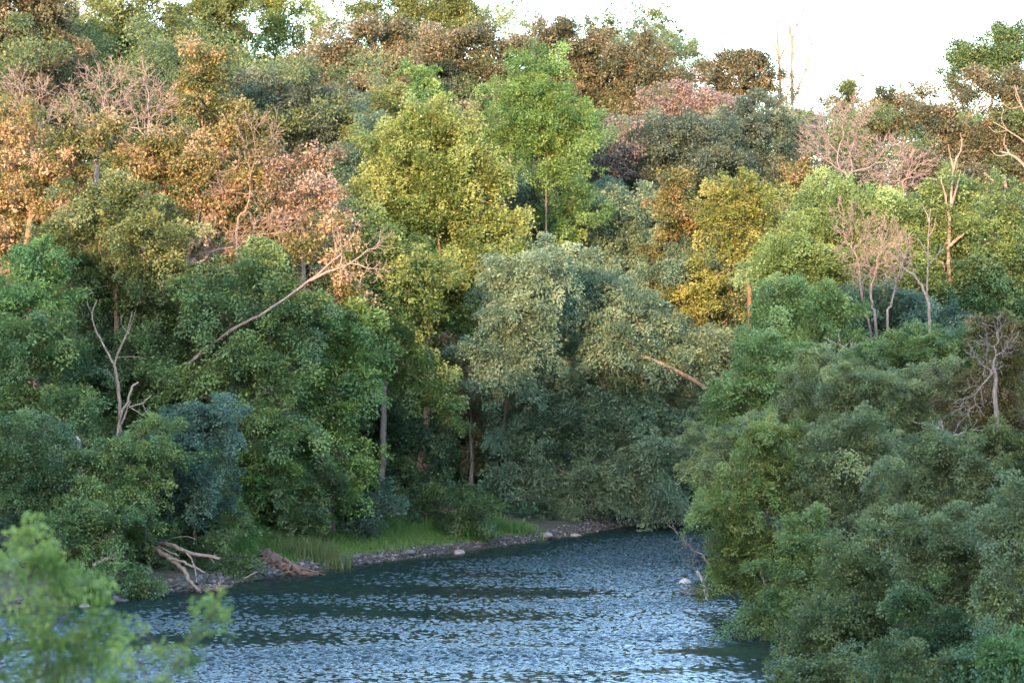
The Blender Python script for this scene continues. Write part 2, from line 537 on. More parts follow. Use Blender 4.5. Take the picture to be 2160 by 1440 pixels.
def bare_tree(name, label, cat, Y, bx, lobes, n=200, r=.14, bark='twig', path=None, crook=.12, twigs=2, rmin=.012, group=None, base_z=None, shell=.5):
    """A leafless tree: trunk, and a crown of forking bare branches."""
    SEED[0] += 1
    rg = np.random.default_rng(SEED[0])
    X = (bx - CX) * Y / FPX
    base = np.array([X, Y, (gz(X, Y) if base_z is None else base_z) - .05])
    root = thing(name, label, cat, base, group)
    s = Y / FPX
    T = []
    wsum = sum(l[2] * l[3] for l in lobes)
    for lb in lobes:
        px, py, rx, ry = lb[:4]
        dy = lb[4] if len(lb) > 4 else 0
        m = max(3, int(n * rx * ry / wsum))
        d = unit(rg.normal(0, 1, (m, 3))) * rg.uniform(shell, 1, (m, 1))
        T.append(at(px, py, Y + dy) + d * np.array([rx * s, (rx + ry) * .4 * s, ry * s]))
    T = np.concatenate(T)
    if path:
        P = [base] + [at(a, b, Y + (e[0] if e else 0)) for a, b, *e in path]
    else:
        c = T.mean(0); z0 = T[:, 2].min()
        top = np.array([c[0] * .6 + base[0] * .4, c[1], max(base[2] + .4, min(z0 + .2 * (c[2] - z0), c[2]))])
        P = [base, (base + top) / 2 + rg.normal(0, .05, 3), top]
    C = curve_pts(P, 10)
    C[1:-1] += rg.normal(0, .02, (8, 3))
    V, I = tubes([(C - base, np.linspace(r * 1.2, r * .8, 10))], 7)
    link('trunk', mesh_from('trunk', V, 4, I, BARK[bark], smooth=True), root)
    ts = []
    skeleton(C[-1], unit(C[-1] - C[-2]), T, r * .8, ts, crook=crook, rg=rg, rmin=rmin, twigs=twigs, fmin=.25, fmax=.45)
    V, I = tubes([(np.asarray(p) - base, q) for p, q in ts], 4)
    link('branches', mesh_from('branches', V, 4, I, BARK[bark], smooth=True), root)
    return root

def limb_mesh(name, specs, bark, origin, parent=None, sides=8, rough=.06):
    """Crooked tapering timbers: specs = list of (points, r0, r1)."""
    rg = np.random.default_rng(SEED[0] + 7000)
    SEED[0] += 1
    ts = []
    for P, r0, r1 in specs:
        n = max(6, 4 * len(P))
        C = curve_pts(P, n)
        C[1:-1] += rg.normal(0, 1, (n - 2, 3)) * r0 * rough * 3
        ts.append((C - origin, np.linspace(r0, r1, n) * rg.uniform(.9, 1.12, n)))
    V, I = tubes(ts, sides)
    return link(name, mesh_from(name, V, 4, I, BARK[bark], smooth=True), parent)
T = 'tree'
# ---- skyline and upper slope, left to right
tree('tree', 'dull brown-green tree with thin twigs in the top left corner', T, 'brown', 135, 40, [(30, 60, 110, 90), (70, 180, 80, 90), (10, 260, 70, 70), (90, 20, 50, 60), (10, -10, 60, 60), (60, 260, 60, 50)], leaf=.19, tb=-.1, r=.2, dens=1.2)
tree('tree', 'dark green tree behind the top left corner, its trunk showing', T, 'dark', 152, 158, [(150, 30, 85, 90), (110, 120, 60, 60), (190, 110, 50, 70), (130, 160, 70, 40)], leaf=.2, tb=.1, r=.2, bark='red', path=[(158, 150), (165, 90)])
tree('tree', 'plumed green tree on the skyline between the dark tree and the pale yellow-green one', T, 'olive', 146, 300, [(230, 40, 70, 65), (320, 40, 80, 70), (285, 100, 85, 45), (350, 110, 50, 45), (250, 0, 60, 50)], leaf=.2, tb=.15, clump=1.0)
tree('tree', 'thin olive tree at the top edge left of the yellow-green crown', T, 'olive', 158, 455, [(440, 30, 60, 70), (470, 95, 55, 55), (430, 110, 40, 50), (400, 60, 50, 60), (490, 10, 50, 50)], leaf=.2, clump=.9, tb=.05, dens=1.1)
tree('tree', 'pale yellow-green tree at the top edge with sky showing through its foot', T, 'gold', 166, 570, [(540, 40, 70, 55), (620, 35, 60, 60), (510, 95, 50, 40), (645, 85, 35, 45), (590, -10, 80, 40), (560, 70, 40, 30)], leaf=.2, clump=.9, tb=-.05, dens=.85)
tree('tree', 'wispy small-leaved tree against the sky at the top edge', T, 'olive', 178, 715, [(710, 25, 45, 40), (730, 60, 35, 25), (690, 60, 30, 30), (660, 30, 30, 40)], leaf=.19, clump=.8, dens=.5, nlimb=160, limb_r=.016)
tree('tree', 'feathery olive tree rising behind the first brown oak', T, 'olive', 160, 850, [(800, 40, 60, 50), (880, 35, 75, 55), (845, 105, 55, 55), (950, 35, 50, 40), (900, 90, 60, 40), (780, 0, 50, 40), (860, -10, 60, 40), (930, 0, 50, 40), (990, 50, 40, 35)], leaf=.19, clump=1.1, tb=.2)
tree('tree', 'airy sparse tree on the skyline above the brown oaks', T, 'sage', 186, 1080, [(1080, 20, 70, 35), (1030, 40, 50, 25), (1120, 45, 35, 20), (1000, 10, 50, 30), (1060, 60, 60, 30)], leaf=.19, clump=.8, dens=.5, nlimb=200, limb_r=.016)
tree('tree', 'small dark olive treetop poking above the brown oaks into the sky', T, 'grey', 176, 1195, [(1195, 50, 28, 28), (1180, 75, 25, 20)], leaf=.2, clump=.7, dens=.8)
tree('tree', 'olive twin-topped tree on the skyline left of the open sky', T, 'olive', 174, 1270, [(1265, 45, 40, 35), (1285, 20, 18, 22), (1245, 75, 30, 25), (1300, 70, 30, 25)], leaf=.2, clump=.7, dens=.75)
tree('tree', 'ragged olive treetop at the left edge of the open sky', T, 'olive', 170, 1365, [(1345, 45, 25, 35), (1385, 50, 30, 35), (1365, 90, 60, 35)], leaf=.2, clump=.7, dens=.75)
tree('tree', 'pale green rounded tree sloping down at the edge of the open sky', T, 'sage', 164, 1410, [(1340, 100, 60, 40), (1400, 120, 60, 45), (1430, 170, 45, 40), (1390, 200, 60, 50), (1455, 125, 30, 35)], leaf=.19, clump=.9, tb=-.1)
O = dict(style='puff', clump=.62, leaf=.19, lw=.62, dens=.72, ldens=1.25, nlimb=160, limb_r=.012)
tree('oak', 'brown oak under the feathery olive tree, leaves half withered', 'oak', 'brown', 141, 720, [(700, 130, 90, 70), (765, 90, 80, 50), (650, 140, 55, 50), (785, 185, 85, 60), (735, 235, 65, 50), (830, 130, 40, 60), (680, 200, 60, 50)], **O, r=.2, bark='red')
tree('oak', 'brown oak with glowing red forked trunks in its gap', 'oak', 'brown', 151, 1012, [(940, 110, 70, 55), (1010, 95, 70, 50), (960, 170, 65, 50), (1020, 170, 65, 50), (915, 160, 50, 45), (1050, 200, 45, 60), (940, 220, 45, 40), (900, 90, 40, 30)], **O, r=.24, bark='red', path=[(1008, 310), (1000, 230), (985, 170)])
tree('oak', 'broad brown oak behind the bright green cone-shaped tree', 'oak', 'brown', 153, 1210, [(1100, 95, 60, 42), (1180, 100, 70, 50), (1240, 110, 70, 50), (1270, 170, 80, 60), (1200, 160, 65, 50), (1290, 235, 65, 55), (1100, 160, 50, 45), (1230, 220, 50, 50)], **O, r=.24, bark='red', path=[(1215, 300), (1220, 210)])
tree('oak', 'brown oak below the pale green tree at the edge of the sky', 'oak', 'brown', 150, 1350, [(1330, 130, 70, 50), (1390, 155, 60, 50), (1350, 215, 75, 55), (1420, 200, 45, 45), (1310, 270, 60, 45)], **O, r=.2, bark='red')
tree('oak', 'small brown oak at the right of the feathery olive tree', 'oak', 'brown', 139, 940, [(935, 240, 45, 45), (960, 290, 45, 40), (915, 300, 45, 40), (880, 190, 40, 45)], **O, r=.2, bark='red')
tree('tree', 'bright green cone-shaped tree in front of the brown oaks', T, 'bright', 126, 1155, [(1130, 150, 48, 42), (1130, 210, 88, 42), (1190, 245, 75, 40), (1100, 275, 72, 42), (1220, 285, 50, 32), (1130, 320, 80, 40), (1190, 340, 55, 30), (1135, 125, 30, 25), (1165, 380, 50, 25), (1150, 185, 55, 40), (1100, 240, 60, 35), (1160, 290, 70, 40)], leaf=.16, clump=.75, tb=-.08, droop=.15, r=.08, bark='red', lw=.5, skirt=.35)
tree('tree', 'small bright green treetop between two brown oaks', T, 'bright', 137, 890, [(880, 160, 40, 32), (905, 200, 45, 40), (870, 220, 40, 35)], leaf=.18, clump=.7, tb=-.1)
tree('tree', 'soft grey-green tree between the withered tan oak and the brown oak', T, 'grey', 129, 640, [(560, 205, 75, 50), (640, 215, 75, 50), (700, 265, 65, 60), (640, 300, 85, 60), (725, 350, 60, 65), (590, 260, 60, 50), (520, 190, 50, 40)], leaf=.17, clump=.9, tb=.05)
tree('tree', 'dull olive tree above the golden maple', T, 'olive', 126, 850, [(825, 250, 60, 50), (895, 260, 60, 50), (860, 310, 80, 50), (790, 310, 60, 60), (930, 330, 50, 50)], leaf=.18, clump=.85)
tree('tree', 'teal-green tree squeezed between grey-green tree and golden maple', T, 'blue', 122, 755, [(745, 420, 45, 50), (760, 330, 40, 50), (735, 470, 40, 40), (780, 270, 35, 40)], leaf=.18, clump=.8)
# ---- withered oaks on the left
tree('oak', 'withered tan oak at the left edge, orange leaves and orange trunks', 'oak', 'tan', 109, 60, [(25, 250, 50, 40), (60, 320, 85, 60), (150, 330, 80, 50), (100, 400, 95, 60), (30, 400, 60, 60), (190, 290, 55, 40), (30, 460, 60, 50)], style='puff', clump=.5, leaf=.19, tb=.08, r=.18, bark='red', dens=.42, ldens=1.3, nlimb=240, limb_r=.02, path=[(58, 520), (70, 430)])
tree('oak', 'tall narrow tan oak behind the bare grey branches', 'oak', 'tan', 121, 440, [(420, 130, 42, 42), (450, 175, 55, 40), (430, 225, 65, 45), (470, 265, 55, 40), (405, 180, 30, 40)], style='puff', clump=.52, leaf=.19, tb=-.05, r=.14, bark='red', dens=.55, ldens=1.3, nlimb=160, limb_r=.012)
tree('oak', 'wide withered orange oak with spreading orange limbs', 'oak', 'tan', 105, 420, [(290, 330, 85, 60), (370, 290, 75, 50), (460, 300, 65, 50), (520, 265, 55, 42), (430, 370, 105, 60), (330, 400, 85, 60), (480, 435, 75, 50), (535, 380, 65, 60), (400, 450, 80, 50), (550, 310, 50, 40), (240, 290, 60, 50), (520, 490, 70, 35)], style='puff', clump=.5, leaf=.19, tb=-.05, r=.2, bark='red', dens=.42, ldens=1.3, nlimb=380, limb_r=.02, path=[(395, 560), (420, 520), (430, 440)])
tree('oak', 'dead-leaved pink oak beside the wide orange oak', 'oak', 'pink', 103, 660, [(640, 330, 62, 42), (600, 385, 52, 50), (680, 385, 55, 42), (630, 440, 65, 40), (705, 425, 38, 30), (590, 340, 35, 35)], style='puff', clump=.48, leaf=.18, dens=.42, ldens=1.1, r=.10, bark='dead', nlimb=240, limb_r=.012, path=[(640, 520), (645, 460)])
tree('oak', 'low tan oak sprays above the leaning dead trunk', 'oak', 'tan', 101, 690, [(700, 470, 50, 25), (660, 510, 50, 28), (620, 530, 35, 22)], style='puff', clump=.45, leaf=.18, dens=.6, r=.14, bark='dead')
for lab, bx, lb in (('bare grey tree fanning its twigs at the left edge over the tan oak', 75, [(70, 230, 80, 90), (30, 180, 40, 60)]),
                    ('bare grey tree, the tallest left of the green plumed tree', 205, [(190, 210, 60, 95), (240, 190, 60, 80), (150, 230, 40, 60)]),
                    ('bare grey tree right of the tallest bare one, before the plumed tree', 300, [(300, 200, 50, 85), (340, 220, 45, 75), (270, 260, 50, 60)])):
    bare_tree('bare_tree', lab, 'bare tree', 113, bx, lb, n=330, r=.12, bark='twig', path=[(bx, 400), (bx - 4, 340)], group='bare grey trees', rmin=.011, twigs=3)
bare_tree('bare_tree', 'leafless pale boughs inside the wide withered oak', 'bare tree', 103.5, 540, [(540, 280, 70, 60), (580, 430, 60, 60), (480, 400, 60, 50)], n=240, r=.05, bark='dead', path=[(500, 520), (520, 440)], rmin=.010, twigs=3)
tree('tree', 'dark olive tree with a slender orange trunk, left middle', T, 'olive', 100, 243, [(250, 450, 90, 60), (195, 505, 80, 60), (300, 510, 90, 60), (245, 575, 110, 60), (335, 590, 75, 60), (180, 590, 65, 50), (280, 640, 80, 40), (230, 420, 50, 35)], leaf=.16, clump=.62, tb=-.05, r=.15, bark='red', path=[(245, 880), (243, 760), (247, 680), (243, 610)])
bare_tree('bare_tree', 'leafless orange boughs spreading low under the wide withered oak', 'bare tree', 101.5, 395, [(470, 510, 95, 40), (565, 480, 75, 40), (430, 470, 50, 40)], n=260, r=.09, bark='dead', path=[(400, 590), (418, 555)], rmin=.011, twigs=3)
# ---- golden trees in the middle
tree('maple', 'golden yellow-green maple in the middle of the slope', 'maple', 'gold', 118, 880, [(860, 330, 90, 60), (930, 325, 62, 52), (820, 400, 75, 52), (920, 410, 105, 62), (1010, 395, 62, 50), (880, 480, 105, 52), (985, 475, 85, 52), (1045, 505, 42, 40), (805, 455, 50, 40), (870, 290, 40, 35), (935, 285, 35, 35), (835, 295, 18, 45), (862, 268, 18, 45), (932, 262, 18, 45), (968, 290, 16, 40), (1045, 390, 20, 42), (1072, 485, 22, 35), (778, 395, 20, 42), (1000, 335, 20, 40)], leaf=.18, clump=.85, tb=.08, r=.16, bark='red', droop=.0, upw=.85)
tree('maple', 'yellow-green maple under the golden one, over the dark hollow', 'maple', 'gold', 106, 800, [(740, 510, 62, 50), (790, 560, 72, 50), (860, 555, 72, 52), (850, 620, 72, 52), (770, 610, 50, 40), (720, 560, 50, 40)], leaf=.17, clump=.75, tb=-.2, r=.18)
tree('tree', 'gold-lit green tree with slanting orange trunks left of the big willow', T, 'gold', 118, 900, [(920, 600, 72, 62), (972, 620, 52, 62), (950, 695, 52, 52), (930, 745, 52, 50), (900, 540, 70, 50), (970, 550, 60, 50)], leaf=.17, clump=.75, tb=-.3, dens=.8, r=.16, bark='red', path=[(905, 680), (950, 600)])
tree('shrub', 'rust-brown withered shrub glowing in the gap left of the big willow', 'shrub', 'rust', 116, 990, [(985, 800, 40, 45), (1005, 840, 35, 30), (970, 760, 30, 35)], leaf=.16, clump=.6, tb=.0, dens=.7)
# ---- sage and brown bands on the right
tree('tree', 'dull olive thin tree right of the cone-shaped tree', T, 'grey', 137, 1240, [(1225, 330, 62, 42), (1180, 372, 62, 32), (1290, 375, 72, 32), (1340, 385, 42, 32), (1240, 300, 40, 30)], leaf=.17, clump=.8, tb=.25, dens=.85)
tree('willow', 'pale sage willow crown above the big willow', 'willow', 'willow', 129, 1270, [(1150, 425, 72, 42), (1240, 435, 82, 52), (1325, 445, 80, 52), (1380, 485, 62, 42), (1180, 485, 80, 45), (1110, 400, 40, 40), (1270, 500, 80, 40)], leaf=.17, clump=.8, tb=.08)
tree('oak', 'pink withered oak below the dip of the skyline', 'oak', 'mauve', 142, 1440, [(1395, 230, 62, 50), (1480, 210, 65, 42), (1530, 230, 45, 45), (1450, 260, 60, 35)], style='puff', clump=.55, leaf=.18, dens=.8, tb=.2, r=.22, bark='red')
tree('oak', 'small pink withered oak above the dull olive thin tree', 'oak', 'mauve', 134, 1305, [(1300, 285, 32, 36), (1320, 330, 40, 30)], style='puff', clump=.5, leaf=.18, dens=.75, tb=.15, bark='red')
tree('oak', 'brown oak rounding the skyline left of the bare poles', 'oak', 'brown', 161, 1575, [(1535, 140, 48, 40), (1600, 140, 50, 42), (1570, 185, 85, 45), (1640, 185, 42, 40), (1510, 185, 40, 35), (1590, 120, 35, 25)], **O, r=.18, bark='red', tb=-.06)
tree('tree', 'grey-green bushy tree under the pink withered oak', T, 'grey', 136, 1420, [(1390, 285, 65, 42), (1445, 325, 75, 52), (1520, 350, 65, 42), (1480, 270, 50, 40), (1400, 350, 50, 40)], leaf=.17, clump=.8, tb=-.15)
tree('tree', 'dark grey-green bushy tree behind the yellow tree', T, 'grey', 139, 1610, [(1560, 290, 75, 52), (1630, 300, 65, 52), (1640, 370, 65, 52), (1575, 395, 60, 50), (1700, 360, 50, 50), (1600, 240, 60, 35)], leaf=.17, clump=.8, tb=-.2)
tree('oak', 'tan-leaved oak behind the yellow tree at its right', 'oak', 'tan', 131, 1690, [(1680, 410, 50, 42), (1720, 440, 40, 35), (1650, 450, 40, 35), (1700, 370, 40, 30)], style='puff', clump=.55, leaf=.18, dens=.8, tb=-.12, bark='red')
tree('oak', 'small tan oak between sage willow and yellow tree', 'oak', 'tan', 124, 1430, [(1430, 390, 42, 40), (1440, 440, 45, 40), (1405, 430, 30, 30)], style='puff', clump=.52, leaf=.18, dens=.9, tb=-.1, bark='red')
tree('tree', 'yellow-leaved tree with an orange trunk on the right slope', T, 'yellow', 121.5, 1585, [(1560, 400, 60, 42), (1530, 430, 45, 40), (1600, 430, 55, 45), (1560, 470, 60, 40), (1625, 465, 35, 35), (1520, 490, 35, 30), (1600, 510, 40, 30), (1560, 375, 30, 20), (1640, 500, 40, 30), (1510, 455, 30, 30), (1540, 540, 40, 25)], leaf=.17, clump=.6, dens=.8, r=.12, by=131, bark='red', path=[(1583, 610), (1570, 570), (1553, 510), (1550, 450)])
tree('oak', 'dark green oak standing into the sky at the top right corner', 'oak', 'dark', 186, 2100, [(2085, 95, 65, 42), (2130, 115, 55, 52), (2045, 130, 45, 40), (2000, 168, 40, 22), (2080, 150, 60, 35), (2110, 65, 30, 22), (2150, 80, 40, 40), (2020, 110, 25, 22)], style='puff', clump=.75, leaf=.22, tb=.12, r=.24)
tree('tree', 'small pointed olive treetop on the skyline above the bare pink tree', T, 'olive', 172, 1785, [(1785, 195, 32, 25), (1780, 172, 10, 16), (1810, 185, 14, 18), (1770, 225, 45, 25)], leaf=.18, clump=.5)
tree('oak', 'brown oak in the dip of the skyline right of the bare pink tree', 'oak', 'brown', 163, 1905, [(1890, 205, 42, 32), (1945, 205, 40, 32), (1910, 245, 62, 42), (1860, 240, 35, 40)], **O, bark='red', tb=.05)
tree('oak', 'broad brown oak at the right edge under the dark oak', 'oak', 'brown', 150, 2080, [(2080, 205, 85, 50), (2000, 250, 72, 50), (2060, 300, 85, 60), (2140, 260, 60, 60), (1985, 330, 62, 52), (2100, 365, 65, 52), (2140, 180, 40, 40)], **O, bark='red', r=.2, tb=-.08)
tree('oak', 'olive-brown oak left of the fallen pale bough', 'oak', 'brown', 138, 2000, [(1980, 370, 55, 45), (2040, 400, 50, 50), (2060, 450, 50, 50), (1930, 330, 40, 40)], **O, bark='red', tb=-.12)
bare_tree('bare_tree', 'bare pink many-stemmed tree, a fan of leafless twigs', 'bare tree', 132, 1785, [(1760, 270, 75, 70), (1800, 240, 60, 50), (1840, 330, 80, 65), (1720, 300, 45, 60), (1880, 330, 55, 50), (1790, 330, 70, 50)], n=1000, r=.13, bark='mauve', path=[(1785, 430), (1782, 400)], twigs=4, rmin=.011)
bare_tree('bare_tree', 'low bare pinkish tangle right of the fan-shaped bare tree', 'bare tree', 131, 1900, [(1890, 380, 70, 30), (1930, 350, 50, 40)], n=300, r=.08, bark='mauve', twigs=4, rmin=.011)
# bare poles against the sky: forked stems, one object each
for lab, bx, stems in (('two-forked bare pole tree against the sky, the leftmost', 1645, [([(1645, 220), (1643, 130), (1622, 60), (1626, 15)], 1.), ([(1643, 130), (1640, 60), (1650, -10)], .9), ([(1643, 130), (1662, 80), (1668, 10)], .8)]),
                       ('tall bare pole tree against the sky, the middle one', 1672, [([(1672, 220), (1671, 100), (1678, 60), (1690, -10)], 1.1), ([(1671, 100), (1666, 40), (1670, -20)], .8), ([(1678, 60), (1693, 30), (1696, -5)], .7), ([(1673, 120), (1680, 105)], .4)]),
                       ('leaning bare sapling against the sky, right of the tall poles', 1682, [([(1682, 190), (1702, 140), (1712, 90), (1714, 55)], .8), ([(1704, 135), (1702, 100), (1706, 70)], .5), ([(1690, 170), (1712, 130)], .4)])):
    Y = 168
    X = (bx - CX) * Y / FPX
    o = np.array([X, Y, gz(X, Y)])
    r_ = thing('bare_sapling', lab, 'bare tree', o, 'bare poles against the sky')
    sp = [([o - [0, 0, .1], at(bx, 400, Y), at(bx, 230, Y)], .14, .11)]
    for P, k in stems:
        sp.append(([at(a, b, Y) for a, b in P], .12 * k, .035))
        q = np.array(P, float)
        for _ in range(5):
            i = random.randrange(len(q) - 1); t = random.random()
            a = q[i] * (1 - t) + q[i + 1] * t
            b = a + np.array([random.uniform(-14, 14), -random.uniform(12, 34)])
            sp.append(([at(*a, Y), at(*((a + b) / 2 + np.array([(b - a)[0] * .25, 0])), Y), at(*b, Y)], .035, .018))
    limb_mesh('stems', sp, 'bark', o, r_, sides=5, rough=.03)

# ---- light green trees behind the right bank
tree('locust', 'light green rounded locust tree below the bare pink tree', 'locust', 'locust', 113, 1800, [(1750, 432, 75, 45), (1820, 425, 75, 45), (1880, 462, 50, 42), (1765, 492, 80, 52), (1700, 505, 62, 42), (1850, 510, 70, 50), (1790, 560, 80, 50)], leaf=.14, clump=.9, tb=.05, dens=.9)
tree('locust', 'olive-green locust tree between the big willow and the bare brown trees', 'locust', 'locust', 111, 1680, [(1665, 515, 52, 42), (1640, 575, 62, 52), (1725, 565, 65, 52), (1690, 620, 60, 40), (1780, 600, 60, 50)], leaf=.15, clump=.85, tb=-.2)
tree('locust', 'bright yellow-green young locust on the right bank', 'locust', 'locust', 105, 1700, [(1660, 620, 62, 42), (1740, 645, 62, 42), (1640, 680, 55, 42), (1690, 690, 50, 30), (1775, 690, 40, 40)], leaf=.15, clump=.75, tb=.12)
tree('locust', 'bright green drooping locust beside the foot of the big willow', 'locust', 'locust', 101, 1640, [(1625, 730, 62, 42), (1600, 800, 65, 42), (1565, 845, 62, 52), (1530, 880, 50, 40), (1660, 770, 50, 40)], leaf=.15, clump=.75, tb=-.05)
tree('tree', 'mid-green tree behind the dead orange trunk', T, 'mid', 113.5, 2010, [(1950, 420, 60, 42), (2020, 420, 55, 42), (1990, 480, 60, 50), (1940, 520, 60, 50), (2040, 540, 60, 50), (1900, 580, 60, 60), (1970, 600, 60, 50)], leaf=.17, clump=.75, tb=.2)
tree('tree', 'leafy green tree filling the right edge below the brown oak', T, 'mid', 112, 2120, [(2130, 420, 45, 50), (2100, 490, 62, 60), (2140, 560, 60, 60), (2080, 570, 60, 50), (2120, 640, 70, 50), (2050, 640, 50, 50)], leaf=.17, clump=.75, tb=.05)
tree('tree', 'blue-green dark tree behind the white bare trees', T, 'blue', 109, 1900, [(1840, 640, 60, 50), (1900, 670, 70, 45), (1970, 680, 60, 45), (2010, 700, 60, 45), (1830, 700, 60, 50)], leaf=.16, clump=.75)
for lab, bx, Y, lb, bk, pth in (
        ('bare brown tree with upright twigs before the light green locust', 1835, 108, [(1800, 520, 50, 80), (1780, 460, 40, 50), (1840, 500, 35, 70)], 'twig', [(1840, 740), (1825, 660), (1815, 600)]),
        ('bare brown tree with a dark twig bundle, right of its upright twin', 1850, 107, [(1850, 540, 35, 70), (1880, 500, 35, 60), (1820, 580, 30, 40)], 'twig', [(1848, 700), (1838, 640), (1838, 600)]),
        ('thin bare grey tree between the brown and the white bare trees', 1875, 106, [(1890, 560, 30, 60), (1910, 530, 25, 50)], 'twig', [(1872, 700), (1880, 640)])):
    bare_tree('bare_tree', lab, 'bare tree', Y, bx, lb, n=320, r=.06, bark=bk, path=pth, twigs=4, group='bare brown trees', rmin=.008)
o = at(1962, 770, 104); o[2] = gz(o[0], o[1])
r_ = thing('dead_tree', 'white-barked dead tree forking into two bare stems, right bank', 'dead tree', o)
Y = 104
limb_mesh('trunk', [([o, at(1962, 700, Y), at(1955, 625, Y)], .085, .065), ([at(1955, 627, Y), at(1935, 590, Y), at(1905, 565, Y), at(1892, 545, Y)], .07, .025), ([at(1955, 627, Y), at(1957, 570, Y), at(1958, 500, Y), at(1963, 440, Y)], .045, .018)], 'dead', o, r_)
sp = []
for a, b in (((1957, 560), (1985, 520)), ((1957, 540), (1935, 500)), ((1905, 565), (1885, 590)), ((1958, 500), (1975, 455)), ((1930, 587), (1915, 540)), ((1960, 470), (1945, 430)), ((1975, 540), (2000, 500)), ((1945, 600), (1915, 620))):
    sp.append(([at(*a, Y), at((a[0] + b[0]) / 2 + 3, (a[1] + b[1]) / 2 + 3, Y + .2), at(*b, Y + .3)], .03, .01))
for q in sp:
    limb_mesh('branch', [q], 'twig', o, r_, sides=5)
Y = 112
o = at(2005, 720, Y); o[2] = gz(o[0], o[1])
r_ = thing('dead_tree', 'tall dead orange-lit trunk with broken limbs on the right slope', 'dead tree', o)
limb_mesh('trunk', [([o, at(2003, 640, Y), at(2000, 540, Y), at(2004, 460, Y), at(2010, 370, Y), at(2018, 330, Y)], .12, .04)], 'dead', o, r_)
for q in [([at(2003, 620, Y), at(1990, 560, Y), at(1975, 545, Y)], .09, .03), ([at(2004, 470, Y), at(1993, 410, Y), at(1985, 370, Y)], .08, .02), ([at(2001, 520, Y), at(2025, 500, Y), at(2042, 488, Y)], .09, .04),
                       ([at(2005, 440, Y), at(2020, 390, Y), at(2026, 360, Y)], .07, .02), ([at(2012, 360, Y), at(2004, 330, Y), at(2000, 305, Y)], .05, .015), ([at(2016, 340, Y), at(2028, 310, Y), at(2026, 280, Y)], .04, .012)]:
    limb_mesh('branch', [q], 'dead', o, r_, sides=6)
for lab, bx, Y, P, r0 in (('orange dead limb reaching in from the right edge, the thicker lower one', 2200, 134, [(2200, 420), (2160, 350), (2130, 325), (2108, 320)], .12),
                          ('slim orange dead limb slanting in from the right edge', 2215, 135, [(2215, 360), (2160, 300), (2125, 275), (2095, 258)], .07),
                          ('short dead snag at the right edge above the slanting limbs', 2180, 136, [(2180, 280), (2155, 225), (2140, 180)], .07)):
    X = (bx - CX) * Y / FPX
    o = np.array([X, Y, gz(X, Y)])
    r_ = thing('dead_tree', lab, 'dead tree', o)
    limb_mesh('trunk', [([o, at(P[0][0] + 5, P[0][1] + 100, Y)] + [at(a, b, Y) for a, b in P], r0 * 1.1, r0 * .4)], 'dead', o, r_)
    a, b = P[-2]
    for q in ((-12, -22, -8, -45), (-25, 4, -40, -8)):
        limb_mesh('branch', [([at(a, b, Y), at(a + q[0], b + q[1], Y), at(a + q[2], b + q[3], Y)], r0 * .35, .02)], 'dead', o, r_, sides=6)
Y = 116
o = at(2125, 440, Y); o[2] = gz(o[0], o[1])
r_ = thing('dead_tree', 'crooked white dead bough hooked over the greenery at right', 'dead tree', o)
limb_mesh('trunk', [([o, at(2122, 430, Y), at(2115, 395, Y), at(2095, 380, Y), at(2075, 365, Y)], .08, .04)], 'dead', o, r_)
limb_mesh('branches', [([at(2100, 383, Y), at(2094, 365, Y), at(2096, 350, Y)], .04, .02)], 'dead', o, r_, sides=6)

# ---- the big willow and its neighbours in the middle
tree('willow', 'big leaning willow whose pale green crown fills the middle', 'willow', 'willow', 121, 1620, [(1210, 600, 85, 60, -4), (1180, 690, 95, 70, -4.5), (1290, 625, 95, 70, -4), (1245, 785, 105, 70, -4.5), (1400, 725, 85, 62, -2), (1330, 870, 85, 60, -4), (1140, 800, 80, 60, -5), (1350, 690, 70, 60, -2.5), (1220, 880, 80, 50, -5), (1400, 820, 60, 50, -2), (1450, 890, 60, 50, -2), (1300, 780, 60, 50, -1), (1280, 700, 70, 60, -5), (1330, 800, 70, 60, -4.5), (1250, 900, 80, 60, -5), (1160, 880, 70, 50, -5), (1380, 900, 70, 50, -4), (1450, 800, 50, 50, -1)], leaf=.19, clump=.8, tb=-.12, droop=.45, r=.13, by=129, nlimb=190, path=[(1590, 920, -1), (1530, 850, -3), (1460, 800, -4.2), (1390, 765, -4.9), (1330, 735, -4.8), (1295, 690, -4)], lw=.42)
tree('willow', 'golden-lit tree crowding the left side of the big willow', 'willow', 'willow', 111.5, 1060, [(1120, 560, 90, 60), (1080, 640, 80, 60), (1055, 725, 72, 60), (1110, 710, 70, 60), (1110, 600, 60, 50), (1060, 790, 60, 45)], leaf=.18, clump=.75, tb=.02, droop=.4, lw=.45, r=.07, skirt=0, by=119)
tree('willow', 'pale green willow crown right of the big leaning willow', 'willow', 'willow', 125, 1540, [(1480, 645, 95, 70), (1545, 705, 85, 60), (1420, 560, 95, 52), (1475, 575, 60, 55), (1590, 640, 50, 60), (1480, 740, 70, 50), (1460, 510, 60, 40), (1560, 600, 60, 50)], leaf=.18, clump=.8, tb=-.05, droop=.4, r=.075, by=127.2, lw=.45, path=[(1540, 780, -2), (1500, 690, -1.6), (1440, 610, -1.2), (1415, 565, -.6)])
tree('willow', 'low green willow boughs hanging over the gravel in the middle', 'willow', 'willow', 116, 1310, [(1100, 885, 82, 60), (1180, 930, 90, 60), (1090, 965, 62, 50), (1150, 1015, 82, 55), (1230, 1035, 82, 50), (1300, 965, 82, 60), (1385, 965, 72, 60), (1340, 1045, 75, 40), (1400, 1040, 50, 40), (1140, 1070, 50, 35), (1060, 1020, 40, 45)], leaf=.18, clump=.75, tb=.25, droop=.45, lw=.45, by=119.5)
